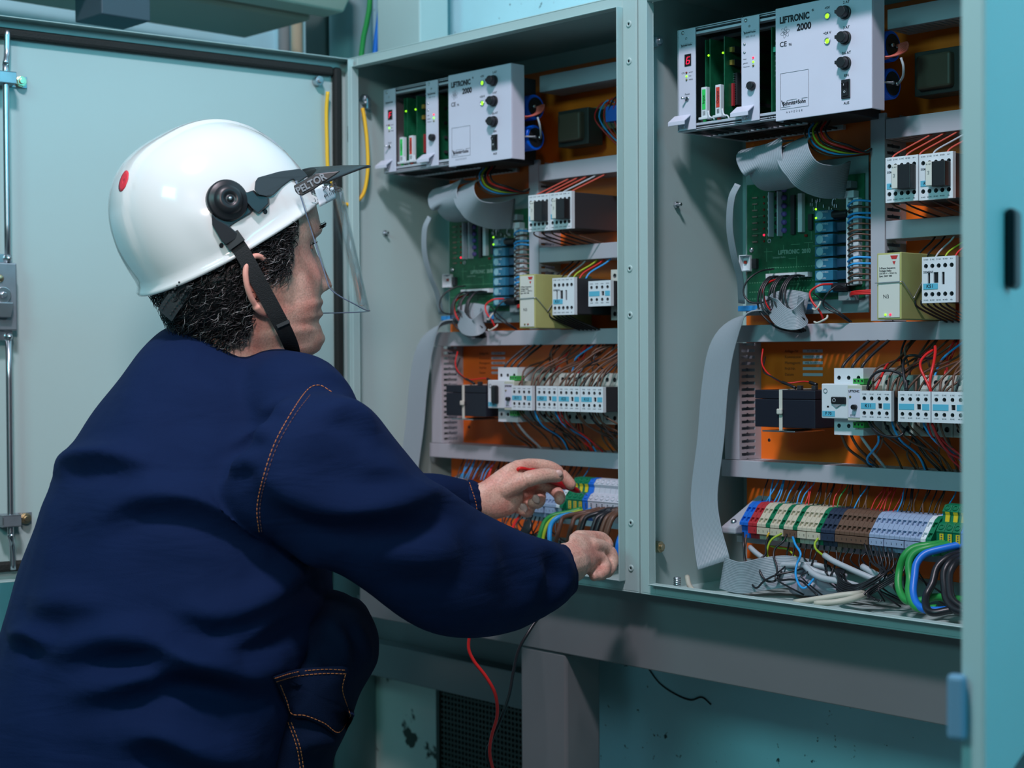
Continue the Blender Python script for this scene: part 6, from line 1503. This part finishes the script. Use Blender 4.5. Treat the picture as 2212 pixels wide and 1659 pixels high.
# ------------------------------------------------------------------ helmet with visor (worn: parts of the person)
HP = math.radians(31)
hax = (FACE * math.cos(HP) + U_ * math.sin(HP)).normalized()       # towards the peak
hup = (U_ * math.cos(HP) - FACE * math.sin(HP)).normalized()
HC = deep(497, 523, 1.780)                                           # middle of the rim plane
def hp(x, y, z): return HC + SIDE * x + hax * y + hup * z
WHT = mat('helmet_white', (0.66, 0.69, 0.68), 0.16, coat=0.6)
HL, HW, HH = .1130, .099, .137
def dome(t, v):
    """t angle from the front, v 0 rim .. 1 crown"""
    s_, c_ = math.sin(t), math.cos(t); h = math.sin(v * PI / 2); r = math.cos(v * PI / 2) ** .80
    kk = (abs(s_) ** 2.25 + abs(c_) ** 2.25) ** (-1 / 2.25)
    x = HW * s_ * kk * r; y = HL * c_ * kk * r - .010 * h
    z = HH * h ** .92
    # raised centre band
    e = min(1, max(0, (.030 - abs(x)) / .004)); e = e * e * (3 - 2 * e)
    k = 1 + .020 * e * min(1, v * 5)
    # side boss behind the ear
    sb = (1 if s_ > 0 else 0) * math.exp(-((y + .040) / .024) ** 4) * math.exp(-((z - .030) / .030) ** 4)
    x *= 1 + .045 * sb
    return x * (1 if abs(x) < .03 else k), y * k, z * k
hm2 = MB(); rg = []
NTT = 128
for sc, z, ov in ((.955, .004, 0), (.955, -.001, 0), (1.0, -.0035, 0), (1.045, -.0025, 0), (1.05, 0.0, 0), (1.035, .002, 0), (1.008, .006, 0)):
    q = []
    for i in range(NTT):
        t = 2 * PI * i / NTT; x, y, _ = dome(t, 0); pk = math.exp(-((min(t, 2 * PI - t)) / .62) ** 4) * (1 if sc > 1 else 0)
        q.append(hp(x * sc, y * sc + .014 * pk * (sc - .99) / .05, z + .004 * pk))
    rg.append(q)
for k in range(1, 40):
    v = (k / 40) ** 1.0; rg.append([hp(*[a for a in dome(2 * PI * i / NTT, v)][:2], dome(2 * PI * i / NTT, v)[2] + .006 * (1 - v)) for i in range(NTT)])
hm2.loft(rg)
helmet = hm2.build('helmet', WHT, worker)
ins = MB(); rg = []
for k in range(0, 14):
    v = k / 14; rg.append([hp(*[a * .955 for a in dome(2 * PI * i / 64, v)]) for i in range(64)])
HELB = BVHTree.FromPolygons([v.co.copy() for v in helmet.data.vertices], [tuple(p.vertices) for p in helmet.data.polygons])
def onh(px, py, lift=.0): return onto(HELB, px, py, lift)
def patch(px, py, rx, ry, m, name, ang=0.0, lift=.0006, th=.0005, n=20, parent=None, tree=None):
    b = MB(); rg = []
    for s in (1, .66, .33, .02):
        q = []
        for i in range(n):
            t = 2 * PI * i / n; u, w = rx * s * math.cos(t), ry * s * math.sin(t)
            q.append(onto(tree or HELB, px + u * math.cos(ang) - w * math.sin(ang), py + u * math.sin(ang) + w * math.cos(ang), lift))
        if any(p is None for p in q): continue
        rg.append(q)
    b.loft(rg, cap=False); return b.build(name, m, parent or helmet, solid=th)
patch(267, 391, 8, 24, mat('red_sticker', (0.65, 0.03, 0.05), .4), 'red_sticker', ang=.32)
for c in ((573, 457), (478, 530)): patch(c[0], c[1], 4.5, 5.5, BLACK, 'strap_hole')
# earmuff socket
nd = (SIDE * .93 + U_ * .12 - FACE * .1).normalized()
kc = onh(490, 434)
MB().lathe([(.0175, -.006), (.0225, -.003), (.0225, .004), (.0205, .006), (.0165, .0065), (.0155, .0085), (.0115, .0125), (.0065, .0128), (.0060, .0115), (.0032, .0115), (.0028, .0130), (.0001, .0132)], kc, nd, 40).build('pivot_knob', BLACK, helmet)
MB().lathe([(.0001, .0142), (.0014, .0140), (.0022, .0128)], kc, nd, 12).build('pivot_pin', STEEL, helmet)
def plate(name, pts, lift, th, m, parent=helmet, tree=None, bev=.0008, dep=None):
    """moulded plastic piece following the helmet side: outline in view, real thickness"""
    L = []
    for x, y in pts:
        h = onto(tree or HELB, x, y, 0)
        L.append(h)
    ok = [(x, y, 1, CAM_F.dot(h - CAM_C)) for (x, y), h in zip(pts, L) if h is not None]
    if dep is None:
        A_ = np.array(ok); sol = np.linalg.lstsq(A_[:, :3] * [.01, .01, 1], A_[:, 3], rcond=None)[0]
        L = [deep(x, y, sol[0] * .01 * x + sol[1] * .01 * y + sol[2] - lift) for x, y in pts]
    else: L = [deep(x, y, dep - lift) for x, y in pts]
    b = MB(); n = len(L); b.add([tuple(p) for p in L] + [tuple(p + CAM_F * th) for p in L], [tuple(range(n - 1, -1, -1)), tuple(range(n, 2 * n))] + [(i, (i + 1) % n, (i + 1) % n + n, i + n) for i in range(n)])
    return b.build(name, m, parent, bevel=bev)
BP = mat('visor_black', (0.022, 0.026, 0.03), .32)
plate('strap_anchor', [(494, 491), (540, 461), (548, 452), (525, 425), (500, 440), (470, 462), (462, 478)], .003, .008, BP)
plate('strap_anchor', [(456, 460), (470, 474), (494, 488), (512, 503), (516, 512), (489, 528), (479, 522), (458, 486)], .006, .007, BP)
plate('visor_arm', [(520, 413), (534, 415), (548, 410), (554, 418), (579, 426), (580, 440), (570, 450), (557, 461), (544, 450), (531, 434)], .008, .010, BP)
plate('visor_arm', [(551, 392), (557, 383), (603, 370), (647, 364), (655, 369), (665, 380), (644, 394), (635, 387), (629, 388), (609, 403), (590, 421), (575, 424), (560, 421), (549, 410)], .008, .004, BP)
# black peak over the visor: curved sheet with a turned-down rim
pk = MB(); rg = []
def visor_pt(phi, c, r, z): return c + (FACE * math.cos(phi) + SIDE * math.sin(phi)) * r + U_ * z
pe = []
for j in range(9):
    v = j / 8; q = []
    for i in range(33):
        phi = math.radians(-70 + 122 * i / 32); w = math.cos(phi)
        sn_ = abs(math.sin(phi)); zl = .033 * sn_ ** 1.3
        inner = hp(.100 * math.sin(phi), .018 + .110 * math.sqrt(1 - sn_ * sn_), .026); outer = hp(.104 * math.sin(phi), .202 - .02 * sn_ - .155 * sn_ ** 2, -.010 + zl)
        q.append(inner.lerp(outer, v) + hup * .001 * math.sin(v * PI))
    rg.append(q)
pk.loft(rg, closed=False, cap=False); peak = pk.build('visor_peak', BP, helmet, solid=.0022)
side_ = plate('peak_side', [(634, 401), (638, 414), (644, 420), (652, 423), (676, 410), (725, 377), (735, 369), (681, 375)], 0, .003, BP, dep=1.690, bev=.001)
lp = deep(672, 401, 1.6925)
rtx = Matrix((CAM_R, -CAM_D, -CAM_F)).transposed().to_euler()
def etext(s, size, m, px, py, dep, ang, parent, bold=0, sx=1.0):
    M = Matrix((CAM_R, -CAM_D, -CAM_F)).transposed() @ Matrix.Rotation(ang, 3, 'Z')
    o = text(s, size, m, parent, deep(px, py, dep), rot=M.to_euler(), bold=bold, sx=sx); return o
etext('PELTOR', .0105, mat('peak_lettering', (.18, .21, .24), .4), 672, 397, 1.6868, math.radians(29), helmet, .0003, .95)
# clear visor
GL = bpy.data.materials.new('clear_visor'); GL.use_nodes = True
gn = GL.node_tree; gb = gn.nodes['Principled BSDF']; go = gn.nodes['Material Output']
tb_ = gn.nodes.new('ShaderNodeBsdfTransparent'); tb_.inputs[0].default_value = (.955, .97, .975, 1)
gs = gn.nodes.new('ShaderNodeBsdfGlossy'); gs.inputs['Roughness'].default_value = .06; gs.inputs[0].default_value = (1, 1, 1, 1)
fr_ = gn.nodes.new('ShaderNodeLayerWeight'); fr_.inputs[0].default_value = .10
mx = gn.nodes.new('ShaderNodeMixShader'); fm_ = gn.nodes.new('ShaderNodeMath'); fm_.operation = 'MULTIPLY'; fm_.inputs[1].default_value = .5; gn.links.new(fr_.outputs['Fresnel'], fm_.inputs[0]); gn.links.new(fm_.outputs[0], mx.inputs[0]); gn.links.new(tb_.outputs[0], mx.inputs[1]); gn.links.new(gs.outputs[0], mx.inputs[2]); gn.links.new(mx.outputs[0], go.inputs[0])
vs = MB(); rg = []
VT, VB = deep(544, 408, 1.79), deep(604, 672, 1.795)
for j in range(25):
    t = j / 24; c = VT.lerp(VB, t); q = []
    hi = 86 - 8 * t if t < .80 else 79.6 - 34 * ((t - .80) / .20) ** 2.2
    for i in range(41):
        phi = math.radians(-84 + (84 + hi) * i / 40); q.append(c + (FACE * math.cos(phi) * 1.0 + SIDE * math.sin(phi) * .98) * .103)
    rg.append(q)
vs.loft(rg, closed=False, cap=False); vis = vs.build('visor', GL, helmet, solid=.0009)
edge = MB(); edge.tube([r[-1] for r in rg] + rg[-1][::-1][4::4], .0007, 6, 2); edge.build('visor_edge', mat('visor_edge', (.30, .38, .55), .2, trans=.5), helmet)
VB_ = BVHTree.FromPolygons([v.co.copy() for v in vis.data.vertices], [tuple(p.vertices) for p in vis.data.polygons])
b = MB(); q4 = [(678, 405), (719, 390), (727, 428), (691, 447)]; g_ = []
for j in range(7):
    row = []
    for i in range(9):
        u, v = i / 8, j / 6; x = (q4[0][0] * (1 - u) + q4[1][0] * u) * (1 - v) + (q4[3][0] * (1 - u) + q4[2][0] * u) * v; y = (q4[0][1] * (1 - u) + q4[1][1] * u) * (1 - v) + (q4[3][1] * (1 - u) + q4[2][1] * u) * v
        row.append(onto(VB_, x, y, .0006))
    g_.append(row)
gd = [p for r in g_ for p in r if p is not None]; fb = sum(gd, Vector()) / max(len(gd), 1)
b.loft([[p if p is not None else fb for p in r] for r in g_], closed=False, cap=False); st_ = b.build('visor_sticker', mat('white_sticker', (.72, .76, .80), .5), helmet, solid=.0002)
sd = CAM_F.dot(fb - CAM_C) - .0035
etext('PELTOR  4H', .0062, INK, 699, 407, sd, math.radians(22), helmet, .0002, .9); etext('3 - 1,2 4H 1199', .0050, INK, 702, 424, sd, math.radians(22), helmet, .0001, .8); etext('CE', .0075, INK, 719, 408, sd, math.radians(22), helmet, .0001); etext('MADE IN SWEDEN', .0024, INK, 715, 433, sd, math.radians(22), helmet, 0, .8)
# chin strap
ALLB = HB
def strap(pts, wid, m, name, th=.0016):
    b = MB(); P_ = catmull([deep(x, y, d) for x, y, d in pts], 6); rg = []
    for i, p in enumerate(P_):
        t = (P_[min(i + 1, len(P_) - 1)] - P_[max(i - 1, 0)]).normalized(); s = t.cross(CAM_F).normalized(); nn = s.cross(t).normalized()
        rg.append([p + s * wid / 2, p + s * wid / 2 + nn * th, p - s * wid / 2 + nn * th, p - s * wid / 2])
    b.loft(rg, smooth=False); return b.build(name, m, helmet, bevel=.0004)
STR = mat('black_webbing', (.010, .012, .014), .7, bump=.4, bscale=900)
strap([(498, 512, 1.675), (520, 540, 1.675), (548, 590, 1.680), (578, 645, 1.690), (602, 690, 1.700), (618, 722, 1.712), (630, 752, 1.735), (634, 772, 1.765), (640, 778, 1.80)], .0170, STR, 'chin_strap')
strap([(496, 508, 1.671), (512, 530, 1.671)], .020, BP, 'strap_slider', .004); strap([(598, 706, 1.700), (625, 694, 1.700)], .004, BP, 'strap_buckle', .003)
def nd_(x, y):
    h = onto(HB, x, y)
    return (CAM_F.dot(h - CAM_C) if h else 1.76) - .013
strap([(356, 682, nd_(392, 660)), (370, 660, nd_(396, 650) - .003), (388, 634, nd_(400, 636)), (402, 612, nd_(408, 616))], .020, mat('grey_nape_band', (.05, .055, .06), .5), 'nape_band', .002)
nbh = MB()
for i in range(9):
    for s in (-1, 1):
        x = 360 + i * 4.6 + s * 9; y = 672 - i * 7.0 + s * 6; p = deep(x, y, nd_(394 + i * 1.8, 658 - i * 5) - .0035); nbh.cyl(p, p - CAM_F * .002, .0011, 8)
nbh.build('band_holes', BLACK, helmet)
# ------------------------------------------------------------------ test probe and its leads
pr = thing('test_probe', 'red test probe held in the worker\'s raised hand above the terminals', 'test probe', (0, 0, 0))
a, b_ = deep(1145, 1016, 2.066), deep(1252, 1062, 2.122)
d_ = (b_ - a).normalized(); Lp = (b_ - a).length
MB().lathe([(.0001, 0), (.0035, .001), (.0048, .006), (.0050, Lp * .62), (.0062, Lp * .66), (.0062, Lp * .70), (.0046, Lp * .74), (.0040, Lp * .93), (.0022, Lp), (.0001, Lp)], a, d_, 20).build('handle', mat('red_plastic', (.50, .01, .02), .3), pr)
MB().cyl(b_, b_ + d_ * .016, .0009, 8, r2=.0003).build('needle', STEEL, pr)
MB().tube([deep(1147, 1016, 2.066), deep(1132, 1012, 2.058), deep(1121, 1012, 2.055), deep(1118, 1020, 2.062), deep(1125, 1050, 2.095), deep(1128, 1085, 2.105), deep(1124, 1112, 2.09), deep(1110, 1134, 2.03), deep(1095, 1180, 1.97), deep(1060, 1260, 1.93), deep(1025, 1340, 1.92), deep(1012, 1392, 1.92), deep(1022, 1425, 1.92), deep(1050, 1462, 1.92), deep(1070, 1500, 1.92), deep(1074, 1545, 1.92), deep(1062, 1590, 1.92), deep(1058, 1625, 1.92), deep(1066, 1665, 1.92), deep(1085, 1720, 1.92)], .0021, 10, 6).build('lead', RED, pr)
pb = thing('test_lead', 'black test lead hanging from behind the worker\'s sleeve beside the red one', 'test lead', (0, 0, 0))
MB().tube([deep(1224, 1226, 1.985), deep(1218, 1262, 1.98), deep(1196, 1300, 1.97), deep(1162, 1336, 1.96), deep(1140, 1368, 1.95), deep(1120, 1405, 1.945), deep(1108, 1455, 1.94), deep(1100, 1500, 1.935), deep(1085, 1545, 1.93), deep(1066, 1590, 1.928), deep(1052, 1625, 1.928), deep(1060, 1660, 1.925), deep(1078, 1720, 1.92)], .0021, 10, 6).build('lead', BLACKW, pb)
MB().cyl(deep(1224, 1226, 1.985), deep(1232, 1206, 2.0), .0040, 14, r2=.003).build('handle', BLACK, pb)

# ------------------------------------------------------------------ repeats that share a label get their place in the row
ORD = 'first second third fourth fifth sixth seventh eighth ninth tenth eleventh twelfth thirteenth fourteenth fifteenth sixteenth seventeenth eighteenth nineteenth twentieth'.split()
TENS = {2: 'twenty', 3: 'thirty', 4: 'forty'}
def ordw(n):
    if n < 20: return ORD[n]
    t, u = divmod(n + 1, 10)
    return TENS[t] + '-' + ORD[u - 1] if u else {3: 'thirtieth', 4: 'fortieth'}[t]
groups = {}
bpy.context.view_layer.update()
for o in col.objects:
    if o.parent is None and 'label' in o: groups.setdefault(o['label'], []).append(o)
def key(o):
    if o.type == 'MESH': v = o.matrix_world @ o.data.vertices[0].co; return (v.x, -v.z)
    return (o.matrix_world.translation.x, 0)
def keyz(o): v = o.matrix_world @ o.data.vertices[0].co; return -v.z
for l, os_ in groups.items():
    if len(os_) < 2: continue
    vert = 'board' in l
    os_.sort(key=keyz if vert else key)
    for i, o in enumerate(os_):
        e = ('topmost' if vert else 'leftmost') if i == 0 else (('lowest' if vert else 'rightmost') if i == len(os_) - 1 else ordw(i) + (' from the top' if vert else ' from the left'))
        o['label'] = l + ', ' + e
